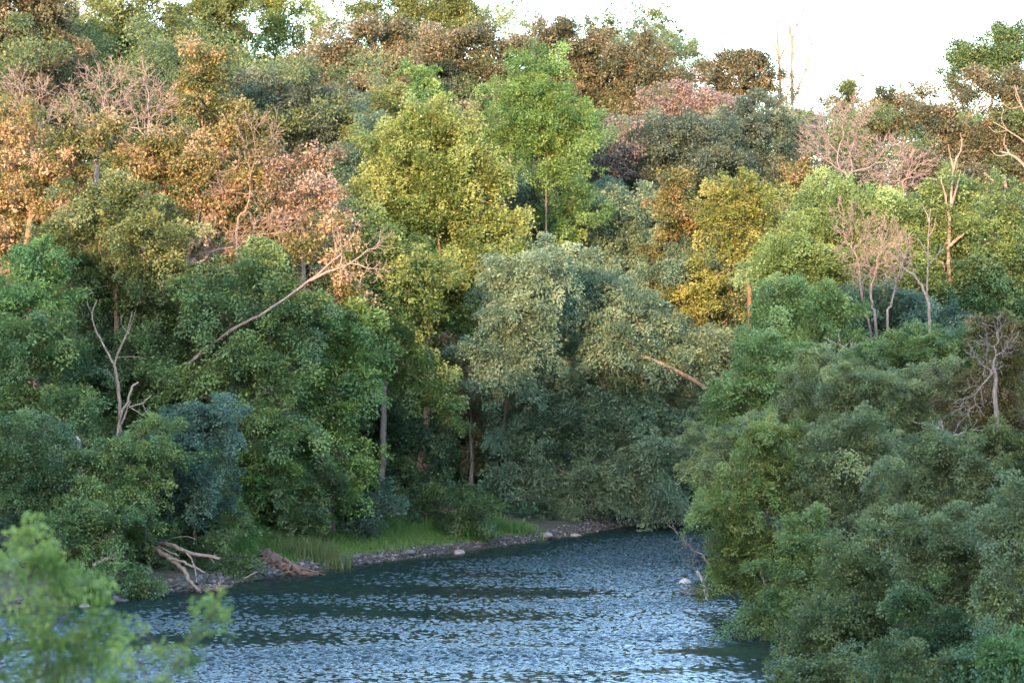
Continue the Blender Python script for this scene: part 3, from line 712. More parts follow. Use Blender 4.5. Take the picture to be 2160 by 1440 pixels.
tree('tree', 'shadowed dark green tree left of the hanging willow boughs', T, 'dark', 121, 940, [(860, 700, 72, 62), (880, 775, 72, 62), (840, 835, 62, 52), (930, 870, 82, 62), (900, 950, 92, 62), (975, 960, 62, 62), (960, 1020, 55, 45), (880, 650, 60, 50)], leaf=.18, clump=.8, tb=0, path=[(900, 930), (850, 800)], dens=.85)
tree('tree', 'dark tree in the hollow, its leaning trunk showing below the bright maple', T, 'dark', 108, 745, [(850, 930, 85, 60), (790, 960, 70, 60), (830, 1010, 80, 50), (900, 1020, 60, 45), (760, 1040, 60, 45), (800, 880, 50, 40)], leaf=.17, clump=.75, tb=-.1, r=.2, path=[(760, 920), (800, 860), (825, 800)])
# ---- green trees at left
tree('maple', 'bright green maple drooping over the dark hollow at left', 'maple', 'bright', 101, 700, [(740, 690, 72, 60), (775, 770, 52, 70), (680, 720, 62, 60), (700, 820, 72, 60), (720, 900, 52, 50), (745, 965, 42, 42), (660, 790, 60, 50), (700, 660, 50, 35), (650, 860, 50, 50)], leaf=.17, clump=.8, tb=.12, droop=.4, r=.2)
tree('maple', 'light yellow-green maple spray in front of the leaning dead trunk', 'maple', 'bright', 99.5, 520, [(480, 760, 52, 48), (575, 742, 55, 36), (620, 755, 28, 28), (510, 710, 50, 40), (560, 830, 36, 22), (450, 800, 40, 30)], leaf=.16, clump=.6, tb=.38, droop=.35, dens=.75, r=.1, skirt=.5)
tree('tree', 'fresh green tree above the leaning dead trunk', T, 'mid', 98.3, 500, [(430, 615, 65, 55), (520, 605, 75, 55), (600, 640, 65, 50), (560, 585, 55, 30), (640, 690, 60, 50), (470, 670, 70, 50)], leaf=.17, clump=.8, tb=.15)
tree('tree', 'column of fresh green leaves at the left edge', T, 'bright', 96, 70, [(90, 545, 42, 52), (30, 585, 55, 62), (110, 620, 52, 50), (40, 660, 62, 55), (85, 580, 45, 40)], leaf=.17, clump=.65, tb=-.1)
tree('tree', 'mid-green tree low at the left edge above the riverside bushes', T, 'mid', 94, 60, [(60, 720, 85, 62), (120, 765, 62, 52), (60, 825, 95, 62), (135, 865, 62, 42), (20, 880, 60, 60)], leaf=.17, clump=.75, tb=.12)
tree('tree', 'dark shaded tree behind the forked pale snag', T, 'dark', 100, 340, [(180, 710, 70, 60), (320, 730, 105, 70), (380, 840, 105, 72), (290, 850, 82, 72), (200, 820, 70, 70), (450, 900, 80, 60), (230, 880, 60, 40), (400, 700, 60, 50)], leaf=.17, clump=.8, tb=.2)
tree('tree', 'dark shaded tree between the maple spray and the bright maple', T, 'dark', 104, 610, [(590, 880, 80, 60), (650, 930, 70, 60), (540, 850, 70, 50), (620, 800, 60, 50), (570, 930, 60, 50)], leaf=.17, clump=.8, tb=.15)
# leaning dead trunk
Y = 96.3
o = at(110, 1010, Y + 4.5); o[2] = gz(o[0], o[1])
r_ = thing('dead_tree', 'long dead trunk leaning to the upper right through the left trees', 'dead tree', o)
limb_mesh('trunk', [([o, at(395, 770, Y + 2.2), at(470, 708, Y + 1.3), at(555, 660, Y + .4), at(620, 618, Y), at(680, 570, Y), at(720, 535, Y)], .085, .03)], 'twig', o, r_)
rg = np.random.default_rng(77)
ts = []
P0 = at(655, 592, Y)
tg = np.array([at(*p, Y + rg.normal(0, .4)) for p in rg.uniform((700, 480), (830, 600), (90, 2)) if p[1] < 640 - (p[0] - 650) * .15])
skeleton(P0, unit(np.array([.8, 0, .5])), tg, .07, ts, rg=rg, rmin=.012, twigs=2)
V, I = tubes([(np.asarray(p) - o, q) for p, q in ts], 4)
link('branches', mesh_from('branches', V, 4, I, BARK['dead'], smooth=True), r_)
Y = 99
o = at(140, 1000, Y); o[2] = gz(o[0], o[1])
r_ = thing('dead_tree', 'second, shorter dead trunk lying along the long leaning one', 'dead tree', o)
limb_mesh('trunk', [([o, at(420, 745, Y), at(480, 700, Y), at(530, 660, Y), at(560, 640, Y)], .07, .03)], 'twig', o, r_)
# forked pale snag
Y = 95
o = at(252, 930, Y); o[2] = gz(o[0], o[1])
r_ = thing('dead_tree', 'slender dead sapling forking high, pale against the dark tree', 'dead tree', o)
limb_mesh('trunk', [([o, at(253, 900, Y), at(247, 800, Y), at(240, 765, Y)], .085, .06), ([at(241, 770, Y), at(222, 735, Y), at(200, 690, Y), at(195, 660, Y), at(205, 632, Y)], .045, .014), ([at(241, 775, Y), at(250, 740, Y), at(268, 700, Y), at(280, 655, Y)], .042, .012)], 'dead', o, r_)
for q in [([at(250, 745, Y), at(275, 690, Y), at(287, 652, Y)], .02, .008), ([at(240, 800, Y), at(225, 780, Y), at(210, 782, Y)], .025, .01), ([at(268, 700, Y), at(255, 680, Y), at(262, 658, Y)], .015, .006), ([at(245, 755, Y), at(280, 752, Y), at(310, 756, Y)], .02, .008), ([at(196, 665, Y), at(186, 645, Y), at(182, 620, Y)], .014, .006)]:
    limb_mesh('branch', [q], 'dead', o, r_, sides=5)
Y = 93
o = at(245, 960, Y); o[2] = gz(o[0], o[1])
r_ = thing('dead_tree', 'broken pale snag with two split prongs above the riverside bushes', 'dead tree', o)
limb_mesh('trunk', [([o, at(250, 905, Y), at(268, 850, Y), at(280, 815, Y), at(293, 806, Y)], .065, .035), ([at(248, 915, Y), at(262, 880, Y), at(275, 845, Y)], .05, .025)], 'dead', o, r_)
limb_mesh('branches', [([at(272, 858, Y), at(300, 850, Y), at(320, 833, Y)], .035, .02), ([at(276, 860, Y), at(300, 875, Y), at(322, 887, Y)], .025, .01), ([at(300, 850, Y), at(310, 870, Y), at(330, 882, Y)], .02, .01)], 'dead', o, r_, sides=6)
Y = 91
o = at(167, 985, Y); o[2] = gz(o[0], o[1])
r_ = thing('dead_tree', 'short broken stub of pale trunk among the left bushes', 'dead tree', o)
limb_mesh('trunk', [([o, at(168, 960, Y), at(164, 920, Y)], .10, .05)], 'pale', o, r_)

# ---- riverside bushes at left
B = 'bush'
for lab, pal, Y, bx, lb, tb in (
        ('deep green bush at the left edge above the blurred foreground leaves', 'dark', 88.2, 50, [(50, 930, 80, 62), (30, 1020, 70, 60), (100, 990, 60, 60), (80, 1070, 70, 50)], .25),
        ('bright-topped bush with shelving sprays, left of the blue-grey bush', 'mid', 87.7, 220, [(225, 985, 72, 42), (200, 1045, 75, 42), (260, 1025, 60, 42), (170, 1090, 60, 42), (250, 950, 42, 28)], .22),
        ('small bright bush at the foot of the pale snag', 'mid', 88.7, 320, [(320, 915, 45, 32), (345, 945, 35, 30), (300, 960, 45, 32)], .25),
        ('blue-grey bush right of the pale snag', 'blue', 91.2, 410, [(400, 900, 72, 55), (440, 950, 65, 50), (370, 970, 55, 45), (470, 880, 45, 45)], -.1),
        ('yellow-green bush below the maple spray', 'bright', 98.2, 535, [(520, 905, 62, 42), (560, 960, 65, 45), (500, 970, 50, 40), (545, 1010, 50, 35)], -.02),
        ('mid-green bush over the fallen forked limb', 'mid', 92, 430, [(400, 1040, 65, 50), (450, 1080, 65, 50), (380, 1110, 55, 40), (340, 1060, 50, 50), (430, 1130, 45, 30)], .05),
        ('bright green bush between the forked limb and the root stump', 'mid', 98, 520, [(505, 1060, 52, 50), (530, 1110, 45, 45), (480, 1010, 50, 40), (470, 1140, 40, 35)], .25),
        ('dark green bush above the root stump', 'dark', 98.5, 610, [(600, 1030, 62, 60), (640, 1080, 62, 52), (580, 1100, 50, 50), (670, 1010, 50, 50), (620, 1140, 50, 28)], .2),
        ('dark blue-green bush above the grassy bank', 'blue', 102, 720, [(700, 1060, 62, 60), (750, 1090, 62, 42), (680, 1110, 50, 35), (790, 1070, 50, 45)], -.25),
        ('shaded bush at the right of the grassy bank', 'dark', 106.2, 880, [(860, 1065, 62, 42), (930, 1060, 62, 42), (820, 1080, 50, 35), (1000, 1075, 50, 35)], .0),
        ('bushy green mound behind the blurred foreground twigs', 'mid', 85.7, 150, [(130, 1130, 62, 50), (200, 1140, 62, 50), (90, 1160, 50, 50), (240, 1110, 50, 42)], .1),
        ('low dark bush left of the fallen forked limb', 'dark', 90, 290, [(290, 1120, 62, 50), (250, 1170, 62, 35), (320, 1160, 45, 40), (340, 1190, 40, 25)], .2),
        ('low leafy weeds at the water line by the reeds', 'mid', 85.2, 255, [(225, 1220, 38, 36), (270, 1222, 42, 36), (312, 1238, 32, 22)], -.05),
        ('low dark weeds behind the fallen forked limb', 'dark', 91.5, 430, [(400, 1180, 45, 25), (450, 1190, 45, 24), (495, 1188, 35, 22), (350, 1195, 40, 22)], .1)):
    tree('bush', lab, B, pal, Y, bx, lb, leaf=.13, clump=.55, tb=tb, r=.07, nlimb=40, low=.1, dens=1.0, droop=.3)

# ---- right bank bushes, far to near
for lab, pal, Y, bx, lb, tb, kw in (
        ('grey-green bush before the white-barked dead tree', 'mid', 97, 1960, [(1900, 730, 72, 42), (1980, 740, 72, 42), (1840, 760, 60, 42), (2040, 720, 50, 40)], .3, {}),
        ('pale green bush under the bare brown trees', 'bankleaf', 92, 1850, [(1850, 820, 82, 52), (1780, 860, 72, 52), (1920, 810, 72, 50), (1960, 860, 62, 50)], -.25, {}),
        ('grey hazy bush right of the drooping locust', 'bankleaf', 95, 1700, [(1700, 840, 72, 62), (1760, 790, 62, 52), (1660, 900, 60, 50), (1720, 770, 50, 35)], .1, {}),
        ('sage bush over the river bend, left of the yellowish bush', 'bankleaf', 93, 1610, [(1505, 930, 58, 46), (1485, 985, 46, 44), (1535, 1000, 55, 50), (1570, 950, 50, 50), (1525, 1050, 38, 34)], .15, dict(droop=.5, skirt=0)),
        ('yellowish-green bush standing out on the right bank', 'gold', 79, 1630, [(1630, 930, 62, 50), (1590, 990, 62, 42), (1660, 990, 50, 50), (1560, 1040, 50, 35), (1640, 1050, 50, 42), (1600, 930, 45, 40)], .0, {}),
        ('sage-green bush right of the yellowish bush', 'bankleaf', 79, 1780, [(1760, 960, 75, 55), (1830, 920, 72, 50), (1700, 1040, 62, 50), (1790, 1050, 75, 50), (1870, 980, 60, 50)], -.3, {}),
        ('dark green bush in the middle of the right bank', 'bankleaf', 74, 1960, [(1940, 990, 72, 60), (2010, 960, 65, 50), (1900, 1060, 65, 55), (1990, 1070, 72, 55), (2060, 1020, 55, 55)], -.15, {}),
        ('olive bush with rust-brown dead twigs at the right edge', 'rust', 79, 2090, [(2060, 820, 62, 50), (2120, 800, 55, 62), (2030, 870, 50, 42), (2110, 890, 60, 50), (2140, 720, 40, 60), (2080, 700, 35, 45)], -.15, {}),
        ('green bush at the right edge below the rust-brown one', 'olive', 76, 2130, [(2120, 950, 60, 50), (2090, 1000, 50, 45), (2150, 1030, 50, 60), (2060, 940, 40, 40)], .0, {}),
        ('leafy green bush leaning over the water by the white snag', 'bankleaf', 81, 1640, [(1570, 1110, 62, 50), (1550, 1165, 40, 35), (1610, 1190, 55, 50), (1590, 1240, 40, 35), (1640, 1130, 62, 55), (1620, 1280, 50, 35)], .12, dict(droop=.45)),
        ('bright-leaved bush in the middle of the right riverside', 'mid', 73, 1700, [(1690, 1130, 62, 55), (1660, 1220, 62, 50), (1640, 1280, 42, 42), (1740, 1180, 60, 50), (1600, 1310, 34, 22)], .25, dict(droop=.4)),
        ('dusty olive bush, large and rounded, low on the right', 'olive', 66, 1790, [(1760, 1260, 90, 72), (1720, 1340, 82, 62), (1830, 1320, 82, 72), (1760, 1410, 92, 60), (1820, 1220, 70, 55), (1680, 1410, 45, 45), (1860, 1410, 72, 60)], -.05, {}),
        ('grey-green bush above the dark gap low on the right', 'bankleaf', 65, 1990, [(1960, 1160, 82, 62), (2040, 1130, 75, 62), (2000, 1230, 82, 55), (1900, 1140, 55, 55), (2080, 1210, 60, 55)], -.3, {}),
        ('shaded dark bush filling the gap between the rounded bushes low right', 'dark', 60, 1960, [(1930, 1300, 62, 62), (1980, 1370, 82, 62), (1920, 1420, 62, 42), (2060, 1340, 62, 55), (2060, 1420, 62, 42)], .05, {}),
        ('green bush at the right edge, lower half', 'bankleaf', 58, 2140, [(2120, 1120, 52, 72), (2140, 1230, 50, 72), (2100, 1290, 45, 45), (2150, 1050, 40, 50)], -.05, {}),
        ('light fresh-green sprig bush in the bottom right corner', 'bright', 54, 2150, [(2130, 1360, 42, 42), (2150, 1420, 45, 42), (2110, 1400, 30, 30)], -.1, {}),
        ('olive-green bush at the bottom edge, right of the dusty rounded bush', 'olive', 56.5, 1930, [(1900, 1400, 60, 50), (1960, 1440, 70, 50), (2020, 1460, 60, 50), (1850, 1460, 60, 40)], -.1, {}),
        ('dark green bush at the bottom edge near the right corner', 'mid', 55.5, 2070, [(2060, 1400, 50, 45), (2100, 1440, 60, 50), (2040, 1460, 60, 40)], -.2, {}),
        ('twiggy green bush low by the water at the bottom of the right bank', 'olive', 57.5, 1755, [(1700, 1440, 50, 30), (1760, 1430, 60, 40), (1700, 1470, 60, 40), (1800, 1490, 80, 40)], .1, {})):
    tree('bush', lab, B, pal, Y, bx, lb, leaf=.105, clump=.46, tb=tb, r=.05, nlimb=45, low=.1, dens=1.05, **kw)
bare_tree('bare_tree', 'bare grey tree rising from the rust-brown bush at the right edge', 'bare tree', 76, 2095, [(2100, 730, 45, 70), (2060, 760, 40, 60), (2130, 700, 30, 60), (2040, 860, 50, 40)], n=170, r=.075, bark='twig', path=[(2105, 930), (2100, 840), (2100, 790)], rmin=.009, twigs=2)
bare_tree('bare_tree', 'low bare arching twigs over the dark green right bank bush', 'bare tree', 78, 2020, [(1960, 890, 45, 15), (2000, 920, 40, 25), (2060, 900, 40, 25)], n=50, r=.04, bark='pale', path=[(2050, 960), (2030, 930)], rmin=.007, twigs=2)
bare_tree('bare_tree', 'hooped bare grey twigs in front of the hazy grey bush', 'bare tree', 97, 1830, [(1790, 715, 40, 15), (1760, 730, 40, 30), (1780, 800, 60, 40)], n=60, r=.05, bark='pale', path=[(1835, 760), (1820, 725)], rmin=.008, twigs=2)
# snag, stone and drooping bare twigs at the right bank water line
Y = 84.5
o = at(1492, 1256, Y); o[2] = -.15
r_ = thing('snag', 'white forked snag standing in the water at the right bank', 'snag', o)
limb_mesh('trunk', [([o, at(1490, 1250, Y), at(1482, 1225, Y), at(1470, 1203, Y)], .075, .045), ([at(1483, 1228, Y), at(1495, 1210, Y), at(1503, 1198, Y)], .025, .012)], 'pale', o, r_)
Y = 86
o = at(1470, 1225, Y); o[2] = -.05
r_ = thing('driftwood', 'brown tangle of flood debris behind the white snag', 'driftwood', o)
rg = np.random.default_rng(8)
sp = []
for k in range(60):
    a = o + np.array([rg.normal(.1, .28), rg.normal(0, .2), rg.uniform(.0, .35)])
    d = np.array([rg.normal(0, .28), rg.normal(0, .2), rg.normal(.1, .14)])
    sp.append(([a, a + d * .5 + rg.normal(0, .03, 3), a + d], .016, .006))
limb_mesh('twigs', sp, 'dead', o, r_, sides=4)
bare_tree('bare_tree', 'bare drooping bush twigs reaching over the water at the bend', 'bare tree', 87, 1605, [(1450, 1150, 35, 22), (1430, 1130, 25, 18), (1455, 1185, 30, 20), (1420, 1110, 20, 12)], n=45, r=.04, bark='twig', path=[(1500, 1190), (1480, 1168)], rmin=.008, twigs=2, base_z=.2)

# ---- shore: forked limb, root stump, driftwood, brush, stones
Y = 88
o = at(320, 1150, Y + 1.5)
r_ = thing('fallen_limb', 'fallen forked tree limb reaching from the bushes down to the water', 'fallen limb', o)
limb_mesh('limb', [([at(300, 1140, Y + 3.5), at(322, 1155, Y + 1), at(362, 1180, Y), at(390, 1205, Y - .6), at(402, 1228, Y - 1), at(424, 1247, Y - 1.6)], .115, .055)], 'dead', o, r_)
limb_mesh('bough', [([at(325, 1150, Y + 1.4), at(350, 1147, Y + .6), at(390, 1162, Y), at(430, 1172, Y - .4), at(466, 1177, Y - .8)], .10, .05)], 'dead', o, r_)
limb_mesh('bough', [([at(355, 1177, Y), at(380, 1182, Y - .3), at(405, 1193, Y - .6), at(433, 1207, Y - .8)], .075, .03)], 'dead', o, r_)
limb_mesh('branch', [([at(392, 1163, Y), at(405, 1180, Y - .4), at(411, 1200, Y - .8), at(415, 1228, Y - 1.2)], .045, .018)], 'dead', o, r_)
limb_mesh('branch', [([at(335, 1152, Y + .8), at(350, 1160, Y + .4), at(378, 1172, Y + .2)], .06, .025)], 'dead', o, r_)
limb_mesh('branch', [([at(346, 1144, Y + 1), at(365, 1134, Y + .7), at(395, 1131, Y + .5), at(414, 1138, Y + .4)], .022, .01)], 'dead', o, r_)
limb_mesh('branch', [([at(440, 1174, Y - .5), at(448, 1181, Y - .5), at(453, 1189, Y - .5)], .03, .01), ([at(445, 1173, Y - .5), at(458, 1170, Y - .5)], .025, .01)], 'dead', o, r_)
Y = 94
o = at(580, 1205, Y); o[2] = gz(o[0], o[1]) - .05
r_ = thing('root_stump', 'upturned brown root stump lying on the waterline beside the grass', 'stump', o)
limb_mesh('stump', [([o + np.array([-.1, .3, 0]), at(572, 1190, Y + .2), at(570, 1162, Y + .4)], .42, .17)], 'root', o, r_, sides=14, rough=.09)
sp = [([at(582, 1190, Y), at(610, 1195, Y - .3), at(640, 1207, Y - .6), at(672, 1212, Y - .8)], .22, .07), ([at(600, 1178, Y), at(612, 1188, Y - .5), at(608, 1205, Y - .7), at(622, 1211, Y - .8)], .09, .06),
      ([at(565, 1175, Y), at(558, 1195, Y - .3), at(556, 1210, Y - .4)], .12, .06), ([at(590, 1196, Y), at(583, 1208, Y - .5), at(600, 1214, Y - .7)], .10, .05),
      ([at(574, 1185, Y - .3), at(578, 1200, Y - .6), at(586, 1212, Y - .7)], .05, .03), ([at(570, 1170, Y), at(548, 1176, Y), at(536, 1182, Y)], .05, .02), ([at(566, 1180, Y), at(545, 1190, Y), at(538, 1202, Y)], .035, .012),
      ([at(563, 1166, Y), at(550, 1162, Y), at(540, 1150, Y)], .025, .01), ([at(588, 1211, Y - .9), at(620, 1203, Y - 1), at(655, 1196, Y - .9)], .03, .02), ([at(620, 1195, Y - .4), at(645, 1200, Y - .6), at(685, 1212, Y - .8)], .07, .025),
      ([at(640, 1210, Y - 1), at(665, 1205, Y - 1), at(682, 1204, Y - 1)], .03, .02)]
for k in range(26):
    a = np.array([random.uniform(545, 600), random.uniform(1168, 1195)])
    b = a + np.array([random.uniform(-28, 14), random.uniform(-14, 24)])
    sp.append(([at(*a, Y - .2), at(*((a + b) / 2 + np.array([random.uniform(-4, 4), random.uniform(-4, 4)])), Y - .5), at(*b, Y - .5)], .02, .008))
limb_mesh('roots', sp, 'root', o, r_, sides=7)
Y = 87.6
o = at(445, 1243, Y); o[2] = .0
r_ = thing('driftwood', 'small heap of driftwood with an upright stub at the tip of the forked limb', 'driftwood', o)
rg = np.random.default_rng(9)
sp = [([at(460, 1245, Y), at(463, 1232, Y), at(467, 1222, Y)], .09, .04)]
for k in range(80):
    a = o + np.array([rg.uniform(-.6, .5), rg.normal(0, .25), rg.uniform(-.02, .12)])
    d = np.array([rg.normal(0, .35), rg.normal(0, .2), rg.normal(0, .06)])
    sp.append(([a, a + d * .5 + rg.normal(0, .03, 3), a + d], .02, .008))
limb_mesh('sticks', sp, 'dead', o, r_, sides=4)
for lab, P, Y, r0 in (('brown driftwood log half hidden under the dark bush at left', [(195, 1192), (225, 1178), (245, 1168)], 85, .10),
                      ('thin driftwood pole lying on the shore left of the stump', [(515, 1220), (530, 1211), (542, 1206)], 90, .035),
                      ('driftwood log at the end of the grassy bank', [(1030, 1141), (1045, 1137), (1058, 1134)], 110, .10)):
    o = at(*P[1], Y)
    lo = tag(limb_mesh('driftwood_log', [([at(a, b, Y + .2 * k) for k, (a, b) in enumerate(P)], r0, r0 * .6)], 'dead', o), lab, 'driftwood')
    lo.location = o
bare_tree('brush_pile', 'grey heap of arching dead brush above the grassy bank', 'brush', 107, 935, [(900, 1078, 45, 20), (960, 1085, 45, 22), (930, 1070, 60, 16)], n=160, r=.06, bark='twig', path=[(940, 1110), (935, 1095)], rmin=.011, twigs=3)

stone_m = noise_mat('stone', [(.3, (.10, .075, .068)), (.7, (.26, .20, .18))], 5, .85, .5)
pale_m = noise_mat('pale_stone', [(.3, (.24, .20, .17)), (.7, (.40, .35, .30))], 5, .85, .4)
dark_m = noise_mat('dark_stone', [(.3, (.04, .038, .040)), (.7, (.12, .105, .10))], 5, .8, .5)
def boulder(name, label, c, sx, sy, sz, mat, seed):
    bm = bmesh.new()
    bmesh.ops.create_icosphere(bm, subdivisions=3, radius=1)
    r = np.random.default_rng(seed)
    ax = unit(r.normal(0, 1, (9, 3))); of = r.uniform(.62, .95, 9)
    for v in bm.verts:
        p = np.array(v.co)
        for a, f in zip(ax, of):                         # flattened facets of a worn stone
            k = p @ a
            if k > f:
                p = p - a * (k - f) * .8
        p = p + r.normal(0, .012, 3)
        v.co = (p[0] * sx, p[1] * sy, p[2] * sz)
    me = bpy.data.meshes.new(name)
    bm.to_mesh(me); bm.free()
    me.polygons.foreach_set('use_smooth', np.ones(len(me.polygons), bool))
    me.materials.append(mat)
    o = link(name, me, loc=c)
    o.rotation_euler = (0, 0, r.uniform(0, 6))
    return tag(o, label, 'rock', 'stones along the shore')
for k, (lab, px, py, Y, sx, sz, m) in enumerate((
        ('reddish rounded stone standing in the shallows below the grass', 969, 1168, 103, .33, .22, stone_m),
        ('flat dark stone on the gravel left of the rounded one', 862, 1172, 101, .36, .15, dark_m),
        ('grey stone at the edge of the grass right of the root stump', 692, 1194, 97, .34, .17, dark_m),
        ('grey flat stone on the shore between stump and gravel', 745, 1189, 98, .38, .13, dark_m),
        ('flat grey slab on the far gravel under the willow boughs', 1215, 1128, 112, .42, .16, stone_m),
        ('brown slab on the far gravel left of the willow boughs end', 1150, 1138, 110, .40, .16, stone_m),
        ('low pale stone at the far tip of the gravel by the dark bank', 1360, 1105, 119.5, .42, .16, stone_m),
        ('round mauve stone at the foot of the reeds', 180, 1275, 82.2, .24, .16, stone_m),
        ('dark flat stone on the waterline right of the reeds', 255, 1262, 84.2, .35, .10, dark_m),
        ('dark block on the shore beneath the weeds', 330, 1245, 85.8, .3, .14, dark_m))):
    c = at(px, py, Y)
    c[2] = max(gz(c[0], c[1]), -.1) + sz * .25
    boulder('rock', lab, c, sx, sx * .75, sz, m, 40 + k)
boulder('rock', 'pale cream stone breaking the surface left of the white snag', (at(1446, 1226, 90)[0], 90, .02), .26, .24, .18, pale_m, 71)

# ---- gravel, mud clods, grass, reeds, undergrowth
def shore_points(n, dmin, dmax, y0, y1, rg, line=LEFT, side=-1):
    """Random points inland of a shore line at a distance of dmin..dmax."""
    out = []
    while len(out) < n:
        x = rg.uniform(-30, 30, 40000); y = rg.uniform(y0, y1, 40000)
        d = seg_dist(x, y, line)
        ok = (d > dmin) & (d < dmax) & ~inside(x, y, POLY) & (d <= seg_dist(x, y, LEFT if line is RIGHT else RIGHT))
        out += list(zip(x[ok], y[ok], d[ok]))
    return np.array(out[:n])
rg = np.random.default_rng(31)
def pebbles(n, y0, y1, dmin, dmax, s0, s1, name, label, mats):
    bm = bmesh.new(); bmesh.ops.create_icosphere(bm, subdivisions=1, radius=1)
    bv = np.array([v.co[:] for v in bm.verts]); bf = np.array([[v.index for v in f.verts] for f in bm.faces]); bm.free()
    p = shore_points(n, dmin, dmax, y0, y1, rg)
    z = terrain(p[:, 0], p[:, 1])
    s = s0 + (s1 - s0) * rg.random(n) ** 3
    V = (bv[None] * (1 + rg.normal(0, .16, (n, len(bv), 1)))) * (s[:, None] * np.stack([np.ones(n), rg.uniform(.6, 1, n), rg.uniform(.4, .75, n)], 1))[:, None, :]
    a = rg.uniform(0, 6.28, n); c_, s_ = np.cos(a)[:, None], np.sin(a)[:, None]
    V = np.stack([V[..., 0] * c_ - V[..., 1] * s_, V[..., 0] * s_ + V[..., 1] * c_, V[..., 2]], -1) + np.stack([p[:, 0], p[:, 1], z + s * .2], 1)[:, None]
    I = (bf[None] + (np.arange(n) * len(bv))[:, None, None]).reshape(-1)
    t = np.repeat(rg.random(n), len(bf))
    o = link(name, mesh_from(name, V.reshape(-1, 3), 3, I, mats, tint=t))
    return tag(o, label, kind='stuff')
gravel_m = ramp_mat('gravel_stone', [(0, (.022, .019, .019)), (.5, (.045, .037, .035)), (.85, (.085, .070, .065)), (1, (.18, .155, .145))], .85, 0, .3)
mud_m = ramp_mat('mud_clod', [(0, (.020, .018, .016)), (.6, (.05, .042, .036)), (1, (.12, .10, .09))], .7, 0, .4)
pebbles(7500, 97, 125, -.3, .85, .03, .10, 'gravel', 'grey-brown gravel strip along the far shore', gravel_m)
pebbles(2600, 78, 98, -.3, .9, .03, .17, 'mud_and_stones', 'dark mud clods and stones along the left waterline', mud_m)

def blades(P, h, wdt, lean, mat, tint):
    """Grass blades: two-quad bent strips rooted at P."""
    n = len(P)
    a = rg.uniform(0, 6.28, n); D = np.stack([np.cos(a), np.sin(a), np.zeros(n)], 1)
    b = rg.uniform(0, 6.28, n); Wd = np.stack([np.cos(b), np.sin(b), np.zeros(n)], 1) * wdt
    up = np.array([0, 0, 1.0])
    V = np.empty((n, 6, 3)); h = h[:, None]; ln = lean[:, None]
    m = P + up * h * .55 + D * h * ln * .3
    t = P + up * h * (1 - .35 * ln) + D * h * ln
    V[:, 0] = P - Wd; V[:, 1] = P + Wd; V[:, 2] = m + Wd * .8; V[:, 3] = m - Wd * .8; V[:, 4] = t + Wd * .12; V[:, 5] = t - Wd * .12
    k = np.array([0, 1, 2, 3, 3, 2, 4, 5])
    I = (k[None] + (np.arange(n) * 6)[:, None]).reshape(-1)
    return V.reshape(-1, 3), I, np.repeat(tint, 2)
p = shore_points(30000, .55, 4.0, 94.8, 112, rg)
keep = rg.random(len(p)) < np.clip(1.25 - np.abs(p[:, 2] - 2.4) / 3, .2, 1) * np.clip((112 - p[:, 1]) / 5, 0, 1)
p = p[keep]
z = terrain(p[:, 0], p[:, 1])
hh = np.clip(.24 + .17 * (p[:, 2] - 1.0), .2, .8) * rg.uniform(.6, 1.35, len(p)) * (1 + .3 * wob(p[:, 0], p[:, 1], 1.2, 12))
tt = np.clip(.75 - .14 * (p[:, 2] - 1.1) + rg.normal(0, .14, len(p)), .02, .99)
V, I, t = blades(np.stack([p[:, 0], p[:, 1], z - .03], 1), np.clip(hh, .12, 1.1), .012, rg.uniform(.1, .7, len(p)), None, tt)
tag(link('grass', mesh_from('grass', V, 4, I, MATS['grass'], tint=t)), 'bright green grass strip between the gravel and the dark bushes', kind='stuff')
def clump(name, label, cat, px, Y, n, rx, ry, h0, h1, wdt, pal, t0, t1, lean=.35):
    X = (px - CX) * Y / FPX
    P = np.clip(rg.normal(0, 1, (n, 2)), -2, 2) * np.array([rx, ry])
    W = P + np.array([X, Y])
    z = terrain(W[:, 0], W[:, 1])
    o = np.array([X, Y, gz(X, Y)])
    V, I, t = blades(np.stack([P[:, 0], P[:, 1], np.maximum(z, -.05) - o[2] - .03], 1), rg.uniform(h0, h1, n), wdt, rg.uniform(.05, lean, n), None, np.clip(rg.uniform(t0, t1, n), 0, .99))
    return tag(link(name, mesh_from(name, V, 4, I, MATS[pal], tint=t), loc=o), label, cat)
clump('reed_clump', 'upright green reeds at the waterline behind the blurred leaves', 'reeds', 180, 82.8, 420, .45, .25, .7, 1.5, .016, 'grass', .3, .95)
clump('grass_tussock', 'tall green grass tussock with straw seed heads right of the stump', 'grass', 655, 96.3, 1300, .8, .4, .5, 1.05, .012, 'straw', .1, 1.0, .6)
clump('grass_tussock', 'tall shaded grass tussock below the brush heap', 'grass', 950, 106.5, 900, .9, .5, .4, 1.0, .012, 'grass', .0, .5, .6)
clump('grass_tussock', 'green grass tussock at the right end of the grassy bank', 'grass', 1060, 109.3, 700, .9, .4, .3, .8, .012, 'grass', .1, .7, .6)

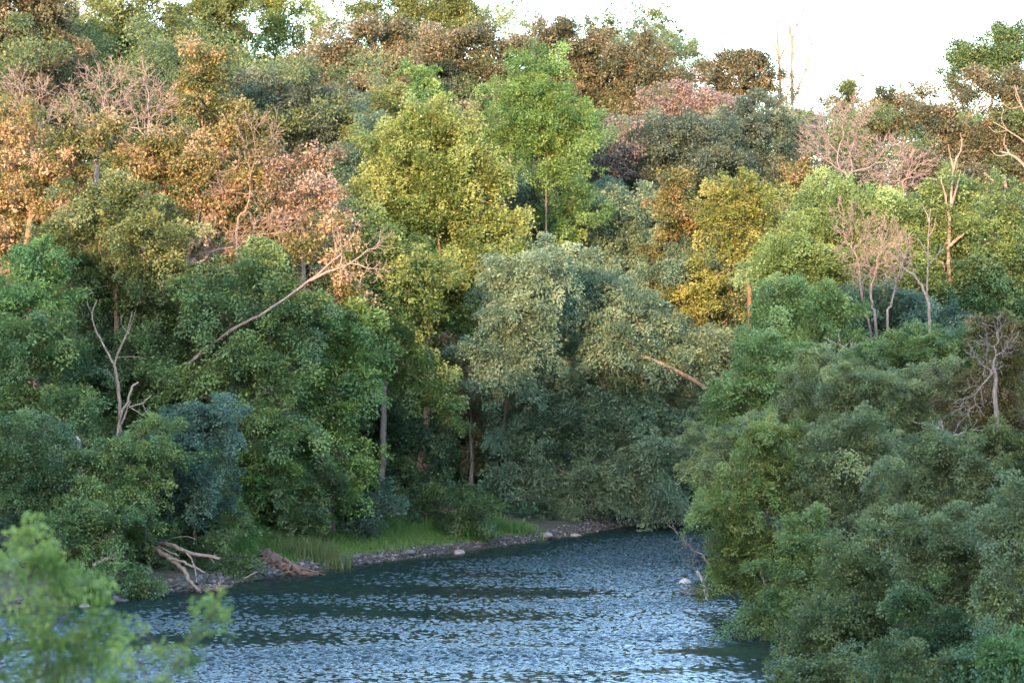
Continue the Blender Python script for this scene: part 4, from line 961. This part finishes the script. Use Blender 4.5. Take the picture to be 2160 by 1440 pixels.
p1 = shore_points(3600, 2.2, 90, 60, 200, rg)
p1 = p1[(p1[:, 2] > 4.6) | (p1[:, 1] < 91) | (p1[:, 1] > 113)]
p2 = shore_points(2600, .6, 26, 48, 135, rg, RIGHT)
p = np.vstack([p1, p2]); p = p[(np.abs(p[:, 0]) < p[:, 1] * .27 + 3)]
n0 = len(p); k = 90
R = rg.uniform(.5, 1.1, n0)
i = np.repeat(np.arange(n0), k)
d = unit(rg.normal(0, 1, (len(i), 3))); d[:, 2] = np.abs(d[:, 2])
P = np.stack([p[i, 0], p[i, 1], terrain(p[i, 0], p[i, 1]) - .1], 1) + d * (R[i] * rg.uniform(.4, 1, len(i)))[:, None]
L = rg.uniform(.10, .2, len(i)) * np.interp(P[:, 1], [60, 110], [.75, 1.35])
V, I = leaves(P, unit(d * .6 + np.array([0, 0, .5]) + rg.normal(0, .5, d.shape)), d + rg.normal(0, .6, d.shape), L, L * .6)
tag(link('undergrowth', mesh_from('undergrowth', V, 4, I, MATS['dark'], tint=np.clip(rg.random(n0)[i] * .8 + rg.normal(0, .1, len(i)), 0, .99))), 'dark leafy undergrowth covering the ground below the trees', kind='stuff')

# the wood behind, one mass of shaded leaves and poles up the slope
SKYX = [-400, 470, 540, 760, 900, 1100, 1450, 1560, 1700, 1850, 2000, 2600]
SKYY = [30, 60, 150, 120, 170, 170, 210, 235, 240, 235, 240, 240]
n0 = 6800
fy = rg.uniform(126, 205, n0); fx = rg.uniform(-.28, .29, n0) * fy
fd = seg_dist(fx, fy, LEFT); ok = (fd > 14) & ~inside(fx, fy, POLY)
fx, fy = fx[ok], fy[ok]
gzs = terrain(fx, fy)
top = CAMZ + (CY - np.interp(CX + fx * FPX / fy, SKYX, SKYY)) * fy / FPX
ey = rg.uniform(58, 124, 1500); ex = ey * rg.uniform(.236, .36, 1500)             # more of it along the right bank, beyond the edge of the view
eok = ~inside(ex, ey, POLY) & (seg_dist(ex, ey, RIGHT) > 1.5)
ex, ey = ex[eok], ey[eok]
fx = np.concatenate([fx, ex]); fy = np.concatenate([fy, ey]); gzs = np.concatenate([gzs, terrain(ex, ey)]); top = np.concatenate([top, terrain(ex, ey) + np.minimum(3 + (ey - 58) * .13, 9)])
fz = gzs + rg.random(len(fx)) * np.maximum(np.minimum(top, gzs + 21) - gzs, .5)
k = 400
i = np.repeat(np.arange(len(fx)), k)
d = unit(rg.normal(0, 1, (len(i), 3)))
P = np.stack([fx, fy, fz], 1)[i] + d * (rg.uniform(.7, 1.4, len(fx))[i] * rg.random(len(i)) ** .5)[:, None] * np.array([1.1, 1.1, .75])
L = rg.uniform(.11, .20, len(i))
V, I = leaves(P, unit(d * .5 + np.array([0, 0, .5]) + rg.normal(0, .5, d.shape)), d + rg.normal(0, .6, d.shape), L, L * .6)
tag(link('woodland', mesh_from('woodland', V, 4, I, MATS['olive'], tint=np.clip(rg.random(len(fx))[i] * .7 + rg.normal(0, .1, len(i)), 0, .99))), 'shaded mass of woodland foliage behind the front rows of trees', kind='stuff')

# ---- blurred bush close to the camera
tree('bush', 'out-of-focus light green bush close to the camera at lower left', B, 'fresh', 15.5, 60,
     [(40, 1180, 50, 55), (20, 1270, 90, 70), (110, 1290, 70, 60), (60, 1380, 140, 80), (150, 1400, 60, 60), (95, 1220, 45, 50), (150, 1200, 22, 16), (200, 1330, 24, 40), (165, 1270, 26, 30), (40, 1130, 18, 30), (10, 1480, 170, 90), (180, 1420, 50, 40), (210, 1300, 20, 18), (185, 1350, 40, 40), (60, 1150, 26, 24), (240, 1460, 60, 40), (175, 1225, 22, 14)],
     leaf=.052, clump=.15, tb=.0, r=.03, nlimb=110, dens=.6, low=.05)
tree('bush', 'out-of-focus sprigs rising beside the blurred foreground bush', B, 'fresh', 15.0, 300,
     [(290, 1330, 16, 26), (300, 1405, 46, 32), (350, 1420, 40, 34), (455, 1285, 13, 24), (432, 1320, 16, 16), (408, 1365, 16, 36), (400, 1410, 16, 30), (250, 1425, 40, 26), (320, 1470, 110, 40), (450, 1300, 14, 14)],
     leaf=.05, clump=.12, tb=.05, r=.02, nlimb=60, dens=.45, low=.05)
print('LEAVES', TOTAL[0])
